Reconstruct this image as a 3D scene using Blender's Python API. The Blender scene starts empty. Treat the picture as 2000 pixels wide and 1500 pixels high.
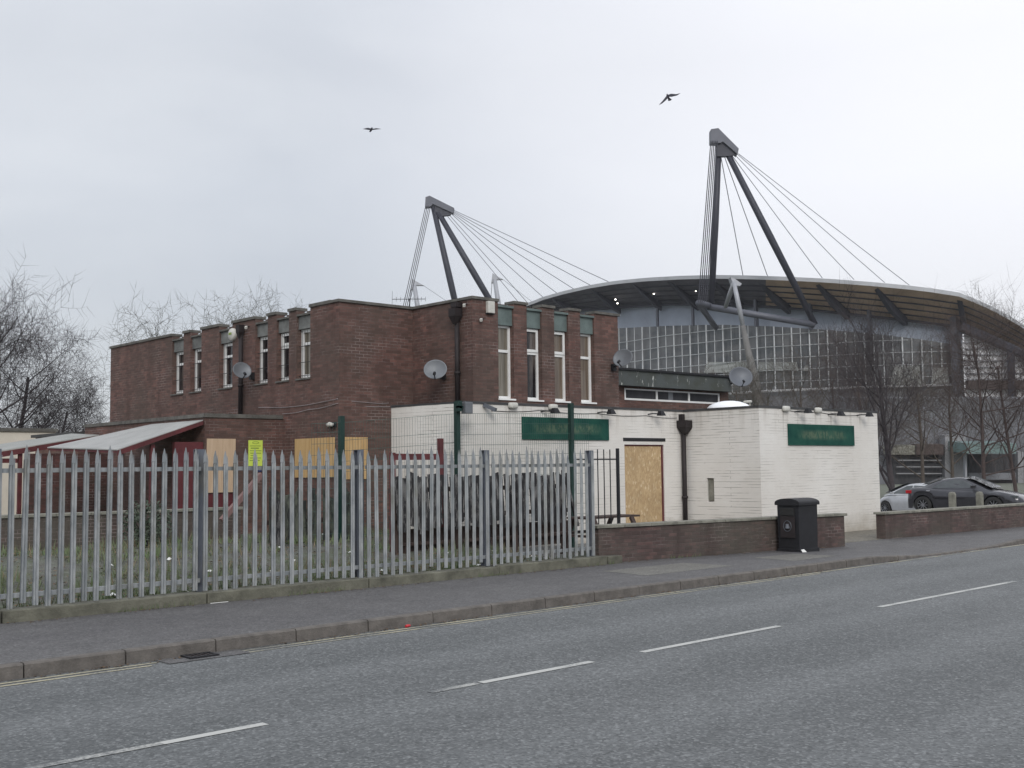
import bpy, math, random
from mathutils import Vector, Matrix, noise as mnoise
R=math.radians
S=bpy.context.scene
COL=S.collection
H=1.75
# ------------------------------------------------------------- camera
RT=Vector((0.736418,-0.676423,-0.011795));UP=Vector((-0.041802,-0.062897,0.997144));FW=Vector((0.675234,0.733822,0.074594))
cd=bpy.data.cameras.new('camera');cam=bpy.data.objects.new('camera',cd);COL.objects.link(cam)
m=Matrix(((RT.x,UP.x,-FW.x,0),(RT.y,UP.y,-FW.y,0),(RT.z,UP.z,-FW.z,H),(0,0,0,1)));cam.matrix_world=m
cd.sensor_width=36;cd.lens=39.6;cd.clip_end=3000;cd.clip_start=.1
S.camera=cam
S.view_settings.view_transform='Standard';S.view_settings.look='None';S.view_settings.exposure=.12;S.view_settings.gamma=1
FWH=FW.copy();FWH.z=0
def at(px,py,D):
    "a point of the place seen in the photograph at px,py and D metres ahead"
    r=FW+RT*((px-1000)/2200)-UP*((py-750)/2200)
    return Vector((0,0,H))+r*(D*FWH.length/r.dot(FWH.normalized())*1.0)
# ------------------------------------------------------------- world
def N(nt,t,ins=None,**kw):
    n=nt.nodes.new(t)
    for k,v in kw.items(): setattr(n,k,v)
    for k,v in (ins or {}).items():
        if isinstance(v,bpy.types.NodeSocket): nt.links.new(v,n.inputs[k])
        else: n.inputs[k].default_value=v
    return n
def mixc(nt,f,a,b,bt='MIX'):
    n=N(nt,'ShaderNodeMix',data_type='RGBA',blend_type=bt)
    for i,v in ((0,f),(6,a),(7,b)):
        if isinstance(v,bpy.types.NodeSocket): nt.links.new(v,n.inputs[i])
        else: n.inputs[i].default_value=v if i==0 else (*v,1) if len(v)==3 else v
    return n.outputs[2]
def math_(nt,op,a,b=0.,c=0.,clamp=False):
    n=N(nt,'ShaderNodeMath',operation=op,use_clamp=clamp)
    for i,v in enumerate((a,b,c)):
        if isinstance(v,bpy.types.NodeSocket): nt.links.new(v,n.inputs[i])
        else: n.inputs[i].default_value=v
    return n.outputs[0]
def maprange(nt,v,a,b,c=0.,d=1.):
    n=N(nt,'ShaderNodeMapRange',{0:v,1:a,2:b,3:c,4:d});return n.outputs[0]
W=bpy.data.worlds.new('World');S.world=W;W.use_nodes=True
wt=W.node_tree;wt.nodes.clear()
SUNDIR=Vector((-.48,-.68,.50)).normalized()
SE=math.asin(SUNDIR.z);SAZ=math.atan2(SUNDIR.x,SUNDIR.y)
sky=N(wt,'ShaderNodeTexSky',sky_type='NISHITA');sky.sun_disc=False;sky.sun_elevation=SE;sky.sun_rotation=SAZ
tc=N(wt,'ShaderNodeTexCoord');gv=tc.outputs['Generated']
sep=N(wt,'ShaderNodeSeparateXYZ',{0:gv})
# layered overcast: base grey, brighter towards the zenith and towards the veiled sun on the right
nz=N(wt,'ShaderNodeTexNoise',{'Vector':N(wt,'ShaderNodeMapping',{0:gv,3:(1.4,1.4,4.2)}).outputs[0],'Scale':1.6,'Detail':5,'Roughness':.5,'Distortion':.5})
glow=N(wt,'ShaderNodeVectorMath',{0:gv,1:Vector((.925,.28,.235)).normalized()},operation='DOT_PRODUCT').outputs['Value']
gl=maprange(wt,glow,.76,1.0);gl=math_(wt,'POWER',gl,1.15,clamp=True)
c0=mixc(wt,maprange(wt,nz.outputs[0],.35,.68),(.61,.64,.695),(.735,.76,.80))
c1=mixc(wt,gl,c0,(1.0,1.0,1.04))
zen=math_(wt,'MULTIPLY',maprange(wt,sep.outputs[2],.34,.9,1.0,1.6),maprange(wt,sep.outputs[2],.10,.24,.86,1.0))
c2=mixc(wt,1.0,c1,N(wt,'ShaderNodeCombineXYZ',{0:zen,1:zen,2:zen}).outputs[0],'MULTIPLY')
bgA=N(wt,'ShaderNodeBackground',{0:c2,1:1.0});bgB=N(wt,'ShaderNodeBackground',{0:sky.outputs[0],1:.1})
mx=N(wt,'ShaderNodeMixShader',{0:.10,1:bgA.outputs[0],2:bgB.outputs[0]})
N(wt,'ShaderNodeOutputWorld',{0:mx.outputs[0]})
sl=bpy.data.lights.new('sun','SUN');sl.energy=1.35;sl.angle=R(24);sl.color=(1,.97,.92)
so=bpy.data.objects.new('sun',sl);COL.objects.link(so);so.rotation_euler=SUNDIR.to_track_quat('Z','Y').to_euler()
# ------------------------------------------------------------- materials
def newmat(name):
    m=bpy.data.materials.new(name);m.use_nodes=True;nt=m.node_tree;nt.nodes.clear()
    b=N(nt,'ShaderNodeBsdfPrincipled');N(nt,'ShaderNodeOutputMaterial',{0:b.outputs[0]})
    return m,nt,b
def L(nt,a,b): nt.links.new(a,b)
def pos(nt): return N(nt,'ShaderNodeNewGeometry').outputs['Position']
def noise(nt,v,s,d=4,r=.55,sc=None,dist=0):
    if sc: v=N(nt,'ShaderNodeMapping',{0:v,3:sc}).outputs[0]
    return N(nt,'ShaderNodeTexNoise',{'Vector':v,'Scale':s,'Detail':d,'Roughness':r,'Distortion':dist}).outputs[0]
def plain(name,c,rough=.6,metal=0,var=.25,scale=3.,obj=False,bump=0,emis=0,c2=None):
    m,nt,b=newmat(name)
    v=N(nt,'ShaderNodeTexCoord').outputs['Object'] if obj else pos(nt)
    n=noise(nt,v,scale,6,.65)
    dark=tuple(x*(1-var) for x in c) if c2 is None else c2
    L(nt,mixc(nt,maprange(nt,n,.3,.7),dark,c if c2 else tuple(min(1,x*(1+var)) for x in c)),b.inputs['Base Color'])
    b.inputs['Roughness'].default_value=rough;b.inputs['Metallic'].default_value=metal
    if bump:
        bp=N(nt,'ShaderNodeBump',{'Strength':bump,'Distance':.02,'Height':noise(nt,v,scale*8,3)});L(nt,bp.outputs[0],b.inputs['Normal'])
    if emis:
        b.inputs['Emission Color'].default_value=(*c,1);b.inputs['Emission Strength'].default_value=emis
    return m
def walluv(nt):
    g=N(nt,'ShaderNodeNewGeometry')
    tn=N(nt,'ShaderNodeVectorMath',{0:(0,0,1),1:g.outputs['True Normal']},operation='CROSS_PRODUCT').outputs[0]
    tn=N(nt,'ShaderNodeVectorMath',{0:tn},operation='NORMALIZE').outputs[0]
    u=N(nt,'ShaderNodeVectorMath',{0:g.outputs['Position'],1:tn},operation='DOT_PRODUCT').outputs['Value']
    z=N(nt,'ShaderNodeSeparateXYZ',{0:g.outputs['Position']}).outputs[2]
    return N(nt,'ShaderNodeCombineXYZ',{0:u,1:z,2:0}).outputs[0],g.outputs['Position'],u,z
def brick(name,c1,c2,mort,moss=.4,white=False,mosscol=(.045,.05,.034)):
    m,nt,b=newmat(name)
    uv,p,u,z=walluv(nt)
    br=N(nt,'ShaderNodeTexBrick',{'Vector':uv,'Color1':(*c1,1),'Color2':(*c2,1),'Mortar':(*mort,1),'Scale':1,'Mortar Size':.007,'Mortar Smooth':.3,'Brick Width':.19,'Row Height':.063,'Bias':0.})
    br.offset=.5
    per=noise(nt,uv,1,1,.5,(5.2,15.8,1))
    if white:
        # cream paint over brick: dark open joints in patches, grime and small scuffs
        patch=maprange(nt,noise(nt,p,.9,4,.6),.38,.56)
        joints=N(nt,'ShaderNodeTexBrick',{'Vector':uv,'Color1':(1,1,1,1),'Color2':(1,1,1,1),'Mortar':(0,0,0,1),'Scale':1,'Mortar Size':.006,'Mortar Smooth':.6,'Brick Width':3.1,'Row Height':.063})
        jl=math_(nt,'SUBTRACT',1.,joints.outputs[0])
        brk=maprange(nt,noise(nt,uv,1,3,.6,(1.3,14,1)),.45,.56)
        sx=N(nt,'ShaderNodeNewGeometry').outputs['True Normal'];sx=N(nt,'ShaderNodeSeparateXYZ',{0:sx}).outputs[0]
        side=maprange(nt,math_(nt,'ABSOLUTE',sx),.3,.7,.7,1.)
        jm=math_(nt,'MULTIPLY',math_(nt,'MULTIPLY',jl,brk),math_(nt,'MULTIPLY',patch,side))
        base=mixc(nt,maprange(nt,noise(nt,p,.7,5,.6),.3,.7),(.67,.64,.60),(.78,.76,.73))
        base=mixc(nt,math_(nt,'MULTIPLY',per,.22),base,(.52,.47,.40))
        # rusty-brown runs below the coping and damp at the foot
        st=maprange(nt,noise(nt,p,1.3,4,.6,(5,5,.5)),.52,.75)
        topg=math_(nt,'MULTIPLY',maprange(nt,z,2.35,3.05),st)
        base=mixc(nt,math_(nt,'MULTIPLY',topg,.55),base,(.30,.26,.21))
        ft=math_(nt,'MULTIPLY',maprange(nt,math_(nt,'ADD',z,math_(nt,'MULTIPLY',noise(nt,p,3,4),.7)),.95,.45),.75)
        base=mixc(nt,ft,base,(.33,.29,.23))
        xx=N(nt,'ShaderNodeSeparateXYZ',{0:p}).outputs[0]
        rsum=None
        for cx,wd in ((16.42,.05),(18.15,.05),(19.80,.06),(22.48,.05),(23.88,.06),(25.2,.05),(20.68,.16),(14.3,.15),(21.9,.04),(23.2,.04),(15.4,.04)):
            d=math_(nt,'ABSOLUTE',math_(nt,'SUBTRACT',math_(nt,'ADD',xx,math_(nt,'MULTIPLY',noise(nt,p,6,2,.5,(1,1,.4)),.06)),cx+.03));g=maprange(nt,d,wd,wd*.2,0,1)
            rsum=g if rsum is None else math_(nt,'MAXIMUM',rsum,g)
        rn=math_(nt,'MULTIPLY',math_(nt,'MULTIPLY',rsum,maprange(nt,z,2.25,2.9)),maprange(nt,noise(nt,p,9,4,.6,(1,1,.3)),.35,.65))
        base=mixc(nt,math_(nt,'MULTIPLY',rn,.55),base,(.22,.20,.17))
        sc=maprange(nt,noise(nt,p,7,5,.75),.66,.72,0,.55);base=mixc(nt,sc,base,(.30,.25,.21))
        col=mixc(nt,math_(nt,'MULTIPLY',jm,.85),base,(.10,.085,.07))
        L(nt,col,b.inputs['Base Color'])
        hgt=math_(nt,'ADD',math_(nt,'MULTIPLY',br.outputs['Fac'],-1.),math_(nt,'MULTIPLY',noise(nt,p,25,3),.6))
        bp=N(nt,'ShaderNodeBump',{'Strength':.35,'Distance':.006,'Height':hgt});L(nt,bp.outputs[0],b.inputs['Normal'])
        b.inputs['Roughness'].default_value=.7
        return m
    b2=N(nt,'ShaderNodeTexBrick',{'Vector':uv,'Color1':(0,0,0,1),'Color2':(1,1,1,1),'Mortar':(.5,.5,.5,1),'Scale':1,'Mortar Size':0.,'Brick Width':.19,'Row Height':.063,'Bias':0.});b2.offset=.5
    rv=N(nt,'ShaderNodeSeparateColor',{0:b2.outputs[0]}).outputs[0]
    c=mixc(nt,maprange(nt,rv,.5,1.,.0,.62),br.outputs[0],tuple(x*.38 for x in c1))
    c=mixc(nt,maprange(nt,rv,.28,.0,.0,.35),c,(c1[0]*1.45,c1[1]*1.25,c1[2]*1.2))
    c=mixc(nt,maprange(nt,per,.35,.7,.0,.5),c,tuple(x*.42 for x in c1))
    mid=noise(nt,p,2.4,6,.7,(1,1,1.5))
    c=mixc(nt,maprange(nt,mid,.45,.66,0,.55),c,tuple(x*.45 for x in c1))
    big=noise(nt,p,.55,5,.62)
    c=mixc(nt,maprange(nt,big,.38,.62,0,moss),c,mosscol)
    str_=noise(nt,p,1.,5,.6,(2.6,2.6,.35))
    c=mixc(nt,maprange(nt,str_,.5,.7,0,.65),c,tuple(x*.35 for x in c1))
    ef=maprange(nt,noise(nt,p,1.1,6,.72,(1,1,1.8)),.50,.66,0,.55)
    efl=math_(nt,'MULTIPLY',ef,br.outputs['Fac'])
    c=mixc(nt,efl,c,(.33,.27,.26))
    L(nt,c,b.inputs['Base Color'])
    bp=N(nt,'ShaderNodeBump',{'Strength':.5,'Distance':.008,'Height':math_(nt,'ADD',math_(nt,'MULTIPLY',br.outputs['Fac'],-1.),math_(nt,'MULTIPLY',noise(nt,p,40,3),.5))});L(nt,bp.outputs[0],b.inputs['Normal'])
    b.inputs['Roughness'].default_value=.85
    return m
def asphalt(name,c1,c2,grain=60,patchy=.5,spot=(.3,.3,.3),road=False):
    m,nt,b=newmat(name);p=pos(nt)
    big=noise(nt,p,.25,5,.6,(1,2.2,1));mid=noise(nt,p,3.5,5,.7)
    c=mixc(nt,maprange(nt,big,.35,.65),c1,c2)
    c=mixc(nt,math_(nt,'MULTIPLY',maprange(nt,mid,.35,.7),patchy),c,tuple(x*.6 for x in c1))
    if road:
        # polished wheel tracks, oil drips, dirty gutter and fine cracks
        sp=N(nt,'ShaderNodeSeparateXYZ',{0:p});yy=math_(nt,'SUBTRACT',sp.outputs[1],math_(nt,'MULTIPLY',sp.outputs[0],.0235))
        w=math_(nt,'SINE',math_(nt,'MULTIPLY',math_(nt,'ADD',yy,math_(nt,'MULTIPLY',noise(nt,p,.5,2),.5)),3.9))
        c=mixc(nt,maprange(nt,w,-.2,.9,0,.35),c,tuple(x*1.28 for x in c2))
        g=math_(nt,'MULTIPLY',maprange(nt,yy,9.72,9.98),maprange(nt,noise(nt,p,4,5,.7,(.5,1,1)),.38,.6))
        c=mixc(nt,math_(nt,'MULTIPLY',g,.8),c,(.052,.048,.040))
        cr=N(nt,'ShaderNodeTexVoronoi',{'Vector':N(nt,'ShaderNodeMapping',{0:p,3:(.28,.55,1)}).outputs[0],'Scale':1.,'Randomness':1.},feature='DISTANCE_TO_EDGE')
        ck=math_(nt,'MULTIPLY',maprange(nt,math_(nt,'ADD',cr.outputs['Distance'],math_(nt,'MULTIPLY',noise(nt,p,5,4,.7),.02)),.0135,.009),maprange(nt,noise(nt,p,.35,3),.5,.6))
        c=mixc(nt,math_(nt,'MULTIPLY',ck,.45),c,(.04,.04,.04))
        oil=maprange(nt,noise(nt,p,1.3,3,.5,(1,1.6,1)),.64,.74,0,.35)
        c=mixc(nt,oil,c,(.05,.052,.055))
    vo=N(nt,'ShaderNodeTexVoronoi',{'Vector':p,'Scale':grain});
    gr=N(nt,'ShaderNodeSeparateColor',{0:vo.outputs['Color']}).outputs[0]
    c=mixc(nt,maprange(nt,gr,.0,.45,.56,0.),c,tuple(x*.28 for x in c1))
    c=mixc(nt,maprange(nt,gr,.72,1.,0,.5),c,spot)
    g2=noise(nt,p,grain*.33,3,.7)
    c=mixc(nt,maprange(nt,g2,.42,.62,.32,0.),c,tuple(x*.4 for x in c1))
    L(nt,c,b.inputs['Base Color'])
    bp=N(nt,'ShaderNodeBump',{'Strength':.7,'Distance':.006,'Height':vo.outputs['Distance']});L(nt,bp.outputs[0],b.inputs['Normal'])
    b.inputs['Roughness'].default_value=.72
    return m
def marking(name,c,under,wear=.5):
    m,nt,b=newmat(name);p=pos(nt)
    w=maprange(nt,math_(nt,'ADD',math_(nt,'MULTIPLY',noise(nt,p,1.1,3),.6),math_(nt,'MULTIPLY',noise(nt,p,38,3,.7),.4)),wear-.07,wear+.05)
    L(nt,mixc(nt,w,under,c),b.inputs['Base Color']);b.inputs['Roughness'].default_value=.7
    return m
def wood(name,c1,c2,s=(14,14,1.2),rough=.8,lo=.35,hi=.68):
    m,nt,b=newmat(name);p=pos(nt)
    L(nt,mixc(nt,maprange(nt,noise(nt,p,1,6,.75,s),lo,hi),c1,c2),b.inputs['Base Color']);b.inputs['Roughness'].default_value=rough
    bp=N(nt,'ShaderNodeBump',{'Strength':.4,'Distance':.01,'Height':noise(nt,p,1,5,.7,s)});L(nt,bp.outputs[0],b.inputs['Normal'])
    return m
def osb(name,c1,c2,c3):
    m,nt,b=newmat(name);p=pos(nt)
    v=N(nt,'ShaderNodeTexVoronoi',{'Vector':N(nt,'ShaderNodeMapping',{0:p,2:(.3,.6,.4),3:(34,34,16)}).outputs[0],'Scale':1.})
    g=N(nt,'ShaderNodeSeparateColor',{0:v.outputs['Color']})
    c=mixc(nt,g.outputs[0],c1,c2);c=mixc(nt,maprange(nt,g.outputs[1],.93,.96,0,.6),c,c3)
    c=mixc(nt,maprange(nt,noise(nt,p,1.6,4),.45,.7,0,.45),c,tuple(x*.62 for x in c1))
    L(nt,c,b.inputs['Base Color']);b.inputs['Roughness'].default_value=.75
    return m
def galv(name,c1=(.235,.255,.27),c2=(.36,.375,.385)):
    m,nt,b=newmat(name);p=pos(nt)
    c=mixc(nt,maprange(nt,noise(nt,p,9,4,.6,(1,1,.45)),.38,.62),c1,c2)
    c=mixc(nt,maprange(nt,N(nt,'ShaderNodeObjectInfo').outputs['Random'],.0,1.,0,.38),c,tuple(x*.55 for x in c1))
    c=mixc(nt,maprange(nt,noise(nt,p,4,5,.7,(1,1,.35)),.52,.70,0,.65),c,(.145,.135,.105))
    L(nt,c,b.inputs['Base Color']);b.inputs['Metallic'].default_value=.25;b.inputs['Roughness'].default_value=.55
    return m
def glassm(name,c1,c2,s=(9,9,.6),rough=.08,lo=.4,hi=.6):
    m,nt,b=newmat(name);p=pos(nt)
    L(nt,mixc(nt,maprange(nt,noise(nt,p,1,4,.6,s),lo,hi),c1,c2),b.inputs['Base Color']);b.inputs['Roughness'].default_value=rough
    b.inputs['Specular IOR Level'].default_value=.6
    return m
def paint(name,c,rough=.25,metal=.4):
    m,nt,b=newmat(name);v=N(nt,'ShaderNodeTexCoord').outputs['Object']
    L(nt,mixc(nt,maprange(nt,noise(nt,v,4,5),.3,.7),tuple(x*.85 for x in c),c),b.inputs['Base Color'])
    b.inputs['Roughness'].default_value=rough;b.inputs['Metallic'].default_value=metal;b.inputs['Coat Weight'].default_value=.5
    return m
def corr(name,c1,c2,ax=0,period=.076):
    m,nt,b=newmat(name);p=pos(nt);s=N(nt,'ShaderNodeSeparateXYZ',{0:p})
    w=math_(nt,'SINE',math_(nt,'MULTIPLY',s.outputs[ax],6.283/period))
    L(nt,mixc(nt,maprange(nt,noise(nt,p,1.6,5,.6),.3,.7),c1,c2),b.inputs['Base Color'])
    bp=N(nt,'ShaderNodeBump',{'Strength':.8,'Distance':.02,'Height':w});L(nt,bp.outputs[0],b.inputs['Normal']);b.inputs['Roughness'].default_value=.5
    return m
def groundm():
    m,nt,b=newmat('waste_ground');p=pos(nt)
    n1=noise(nt,p,1.1,6,.65);n2=noise(nt,p,6,6,.7);n3=noise(nt,p,28,4,.7)
    c=mixc(nt,maprange(nt,n1,.4,.6),(.12,.11,.10),(.10,.125,.07))
    c=mixc(nt,maprange(nt,n2,.45,.65),c,(.16,.17,.14))
    c=mixc(nt,maprange(nt,n3,.5,.75,0,.7),c,(.24,.235,.23))
    L(nt,c,b.inputs['Base Color']);b.inputs['Roughness'].default_value=.95
    bp=N(nt,'ShaderNodeBump',{'Strength':1.,'Distance':.05,'Height':n3});L(nt,bp.outputs[0],b.inputs['Normal'])
    return m
M={}
M['brick']=brick('dark_red_brick',(.185,.096,.080),(.140,.074,.062),(.135,.102,.09),.55,mosscol=(.072,.057,.047))
M['wallbrick']=brick('garden_wall_brick',(.125,.078,.072),(.095,.068,.064),(.085,.075,.068),.85,mosscol=(.078,.071,.058))
M['maroon']=brick('maroon_painted_brick',(.12,.04,.038),(.085,.032,.032),(.08,.035,.035),.5)
M['white']=brick('cream_painted_brick',(.5,.5,.5),(.5,.5,.5),(.3,.3,.3),white=True)
M['road']=asphalt('road_asphalt',(.102,.109,.112),(.150,.157,.160),52,.5,(.34,.35,.35),road=True)
M['pave']=asphalt('pavement_asphalt',(.108,.104,.106),(.15,.146,.144),60,.75,(.25,.24,.25))
M['park']=asphalt('car_park_asphalt',(.16,.155,.15),(.2,.2,.195),40,.4,(.3,.3,.28))
M['fore']=asphalt('forecourt_gravel',(.17,.155,.125),(.21,.195,.165),30,.6,(.32,.28,.2))
M['patch']=asphalt('pale_tarmac_patch',(.17,.163,.145),(.20,.195,.175),60,.6,(.3,.29,.27))
M['kerb']=plain('kerb_stone',(.120,.108,.098),.85,0,.35,6,bump=.4)
M['conc']=plain('mossy_concrete',(.125,.122,.095),.9,0,.45,3.5,bump=.5)
M['coping']=plain('coping_concrete',(.20,.195,.165),.9,0,.4,5,bump=.4)
M['pcoping']=plain('parapet_coping',(.115,.11,.10),.9,0,.4,5,bump=.4)
M['line']=marking('white_road_paint',(.46,.46,.44),(.17,.18,.18),.44)
M['faint']=marking('worn_white_road_paint',(.40,.40,.38),(.125,.13,.133),.535)
M['yline']=marking('worn_yellow_road_paint',(.42,.385,.27),(.17,.17,.155),.50)
M['galv']=galv('galvanised_steel');M['galvpost']=galv('galvanised_post',(.125,.14,.17),(.17,.185,.22))
M['lead']=plain('green_copper_panel',(.12,.155,.15),.7,0,.3,3.2)
M['spg']=plain('grey_stained_panel',(.15,.155,.15),.8,0,.45,3.2)
M['upvc']=plain('white_plastic_frame',(.78,.78,.77),.4,0,.06,6)
M['black']=plain('black_metal',(.010,.010,.013),.65,0,.3,6)
M['pipe']=plain('cast_iron_pipe',(.018,.013,.014),.7,0,.4,5)
M['greenp']=plain('dark_green_paint',(.006,.030,.024),.45,0,.2,6)
M['wire']=plain('green_fence_wire',(.03,.07,.06),.6,0,.2,6)
M['osb']=osb('chipboard',(.42,.285,.15),(.55,.40,.23),(.72,.60,.42))
M['ply']=wood('yellow_plywood',(.44,.27,.11),(.58,.41,.21));M['plyp']=wood('pale_plywood',(.46,.33,.22),(.58,.44,.31))
M['grey_wood']=wood('weathered_grey_wood',(.014,.013,.015),(.15,.147,.145),(13,13,3.),lo=.50,hi=.60)
M['dark_wood']=wood('dark_stained_wood',(.035,.022,.02),(.075,.05,.042))
M['redp']=plain('maroon_paint',(.10,.022,.025),.7,0,.35,4);M['redd']=plain('red_door_paint',(.105,.022,.026),.5,0,.3,3)
M['flash']=plain('lead_flashing',(.05,.05,.052),.7,0,.3,4);M['roofing']=plain('roofing_felt',(.06,.06,.062),.9,0,.3,2)
M['peel']=None
def peelm():
    m,nt,b=newmat('peeling_fascia_paint');p=pos(nt)
    n=noise(nt,p,1,5,.7,(7,7,2.2));c=mixc(nt,maprange(nt,noise(nt,p,2,4),.4,.65),(.075,.085,.085),(.055,.06,.05))
    c=mixc(nt,maprange(nt,n,.62,.68),c,(.45,.46,.44));L(nt,c,b.inputs['Base Color']);b.inputs['Roughness'].default_value=.8
    return m
M['peel']=peelm()
M['corr']=corr('grey_corrugated_sheet',(.33,.33,.32),(.46,.46,.445),1)
M['corr2']=corr('grimy_corrugated_sheet',(.30,.31,.29),(.38,.38,.36),1)
M['cream']=plain('cream_render',(.62,.57,.49),.8,0,.08,1.5)
M['dish']=plain('grey_dish_metal',(.155,.165,.18),.5,.2,.1,6);M['dishd']=plain('dark_dish_metal',(.12,.13,.15),.5,.2,.1,6)
M['lampw']=plain('off_white_lamp_housing',(.55,.54,.50),.5,0,.12,9)
M['sticker']=plain('lime_yellow_notice',(.60,.74,.12),.5,0,.05,9);M['ink']=plain('dark_ink',(.20,.27,.05),.6)
M['blue']=plain('dark_blue_plastic',(.03,.045,.12),.5)
M['dome']=plain('white_acrylic_dome',(.86,.87,.90),.3,0,.03,4)
M['glA']=glassm('window_with_drab_curtain',(.115,.10,.075),(.21,.19,.155),(11,11,.5))
M['glB']=glassm('window_dark_glass',(.012,.010,.012),(.12,.10,.09),(5,5,.6),.06,.5,.62)
M['glC']=glassm('window_brown_curtain',(.12,.09,.07),(.19,.155,.12),(10,10,.5))
M['glD']=glassm('dark_glass',(.008,.008,.012),(.025,.025,.03),(3,3,1),.6)
def signm():
    m,nt,b=newmat('faded_green_sign');p=pos(nt);v=N(nt,'ShaderNodeTexCoord').outputs['Object'];s=N(nt,'ShaderNodeSeparateXYZ',{0:v})
    c=mixc(nt,maprange(nt,noise(nt,p,3,5,.6),.35,.65),(.006,.052,.042),(.018,.085,.062))
    # ghost of removed lettering across the middle of the board
    band=maprange(nt,math_(nt,'ABSOLUTE',s.outputs[2]),.05,.13,1,0)
    ex=maprange(nt,math_(nt,'ABSOLUTE',s.outputs[0]),.7,1.1,1,0)
    gh=math_(nt,'MULTIPLY',math_(nt,'MULTIPLY',band,ex),maprange(nt,noise(nt,p,1,4,.6,(16,16,8)),.42,.58,.15,.6))
    c=mixc(nt,gh,c,(.15,.185,.12));L(nt,c,b.inputs['Base Color']);b.inputs['Roughness'].default_value=.75;b.inputs['Specular IOR Level'].default_value=.2
    return m
M['sign']=signm()
M['steel']=plain('grey_painted_steel',(.10,.105,.13),.5,.1,.15,.4);M['steeld']=plain('dark_painted_steel',(.034,.035,.05),.55,.1,.2,.3)
M['pier']=plain('grey_pier_render',(.24,.24,.25),.8,0,.2,.5)
M['steelm']=plain('weathered_steel',(.16,.155,.15),.7,0,.3,.5)
M['steell']=plain('pale_steel',(.34,.35,.38),.5,.2,.15,.3)
M['band']=plain('blue_grey_cladding',(.28,.315,.385),.6,0,.16,.15)
M['soffit']=plain('lit_soffit_panel',(.46,.335,.245),.8,0,.25,.25)  # tan tone paints in the light coming through the soffit panels
M['soffit_shaded']=plain('shaded_soffit_panel',(.10,.095,.115),.8,0,.3,.2)  # same panels on the shaded side, shade painted in as a darker tone
M['edge']=plain('pale_roof_edge',(.42,.43,.45),.6,0,.1,.3)
M['sglass']=glassm('stadium_glass',(.082,.09,.098),(.145,.147,.152),(.16,.16,.35),.25)
M['mull']=plain('pale_mullion',(.56,.58,.60),.5,.2,.1,.5)
M['louv']=plain('pale_louvre',(.66,.66,.68),.6,0,.1,.5)
M['sconc']=plain('grey_stadium_wall',(.155,.16,.175),.8,0,.25,.12)
M['bark']=plain('bark',(.048,.040,.043),.9,0,.35,8);M['barkred']=plain('reddish_bark',(.068,.050,.046),.9,0,.35,3)
M['barkb']=plain('brown_bark',(.080,.066,.055),.9,0,.35,3);M['barkg']=plain('greenish_bark',(.062,.060,.045),.9,0,.35,4)
M['leafd']=plain('dark_evergreen_leaf',(.06,.08,.055),.7,0,.4,8)
M['silver']=paint('silver_car_paint',(.50,.51,.53));M['charcoal']=paint('charcoal_car_paint',(.06,.06,.068),.14,.6)
M['carglass']=glassm('car_glass',(.05,.056,.062),(.09,.10,.105),(1,1,1),.04)
M['tyre']=plain('tyre_rubber',(.02,.02,.02),.9);M['alloy']=plain('alloy_wheel',(.32,.33,.35),.35,.7,.1,6)
M['tail']=plain('red_lamp_lens',(.35,.015,.02),.2);M['chrome']=plain('bright_trim',(.6,.6,.62),.2,.8,.05,5)
M['ground']=groundm()
M['litterw']=plain('white_litter',(.78,.78,.76),.6,0,.08,30);M['litterr']=plain('red_litter',(.5,.03,.04),.5);M['littery']=plain('tan_litter',(.5,.38,.18),.7)
M['lamp']=plain('lit_lamp',(1,.93,.8),.4,emis=9)
M['teal']=plain('teal_canopy',(.13,.19,.185),.5,0,.15,.5)
M['feather']=plain('dark_grey_feathers',(.045,.045,.06),.8,0,.3,9)
M['cable']=plain('pale_cable',(.30,.27,.27),.7);M['grass']=None
def grassm():
    m,nt,b=newmat('rough_grass');p=pos(nt)
    L(nt,mixc(nt,maprange(nt,noise(nt,p,1.3,4,.6),.35,.65),(.15,.165,.10),(.12,.17,.075)),b.inputs['Base Color']);b.inputs['Roughness'].default_value=.8
    return m
M['grass']=grassm()
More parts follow.
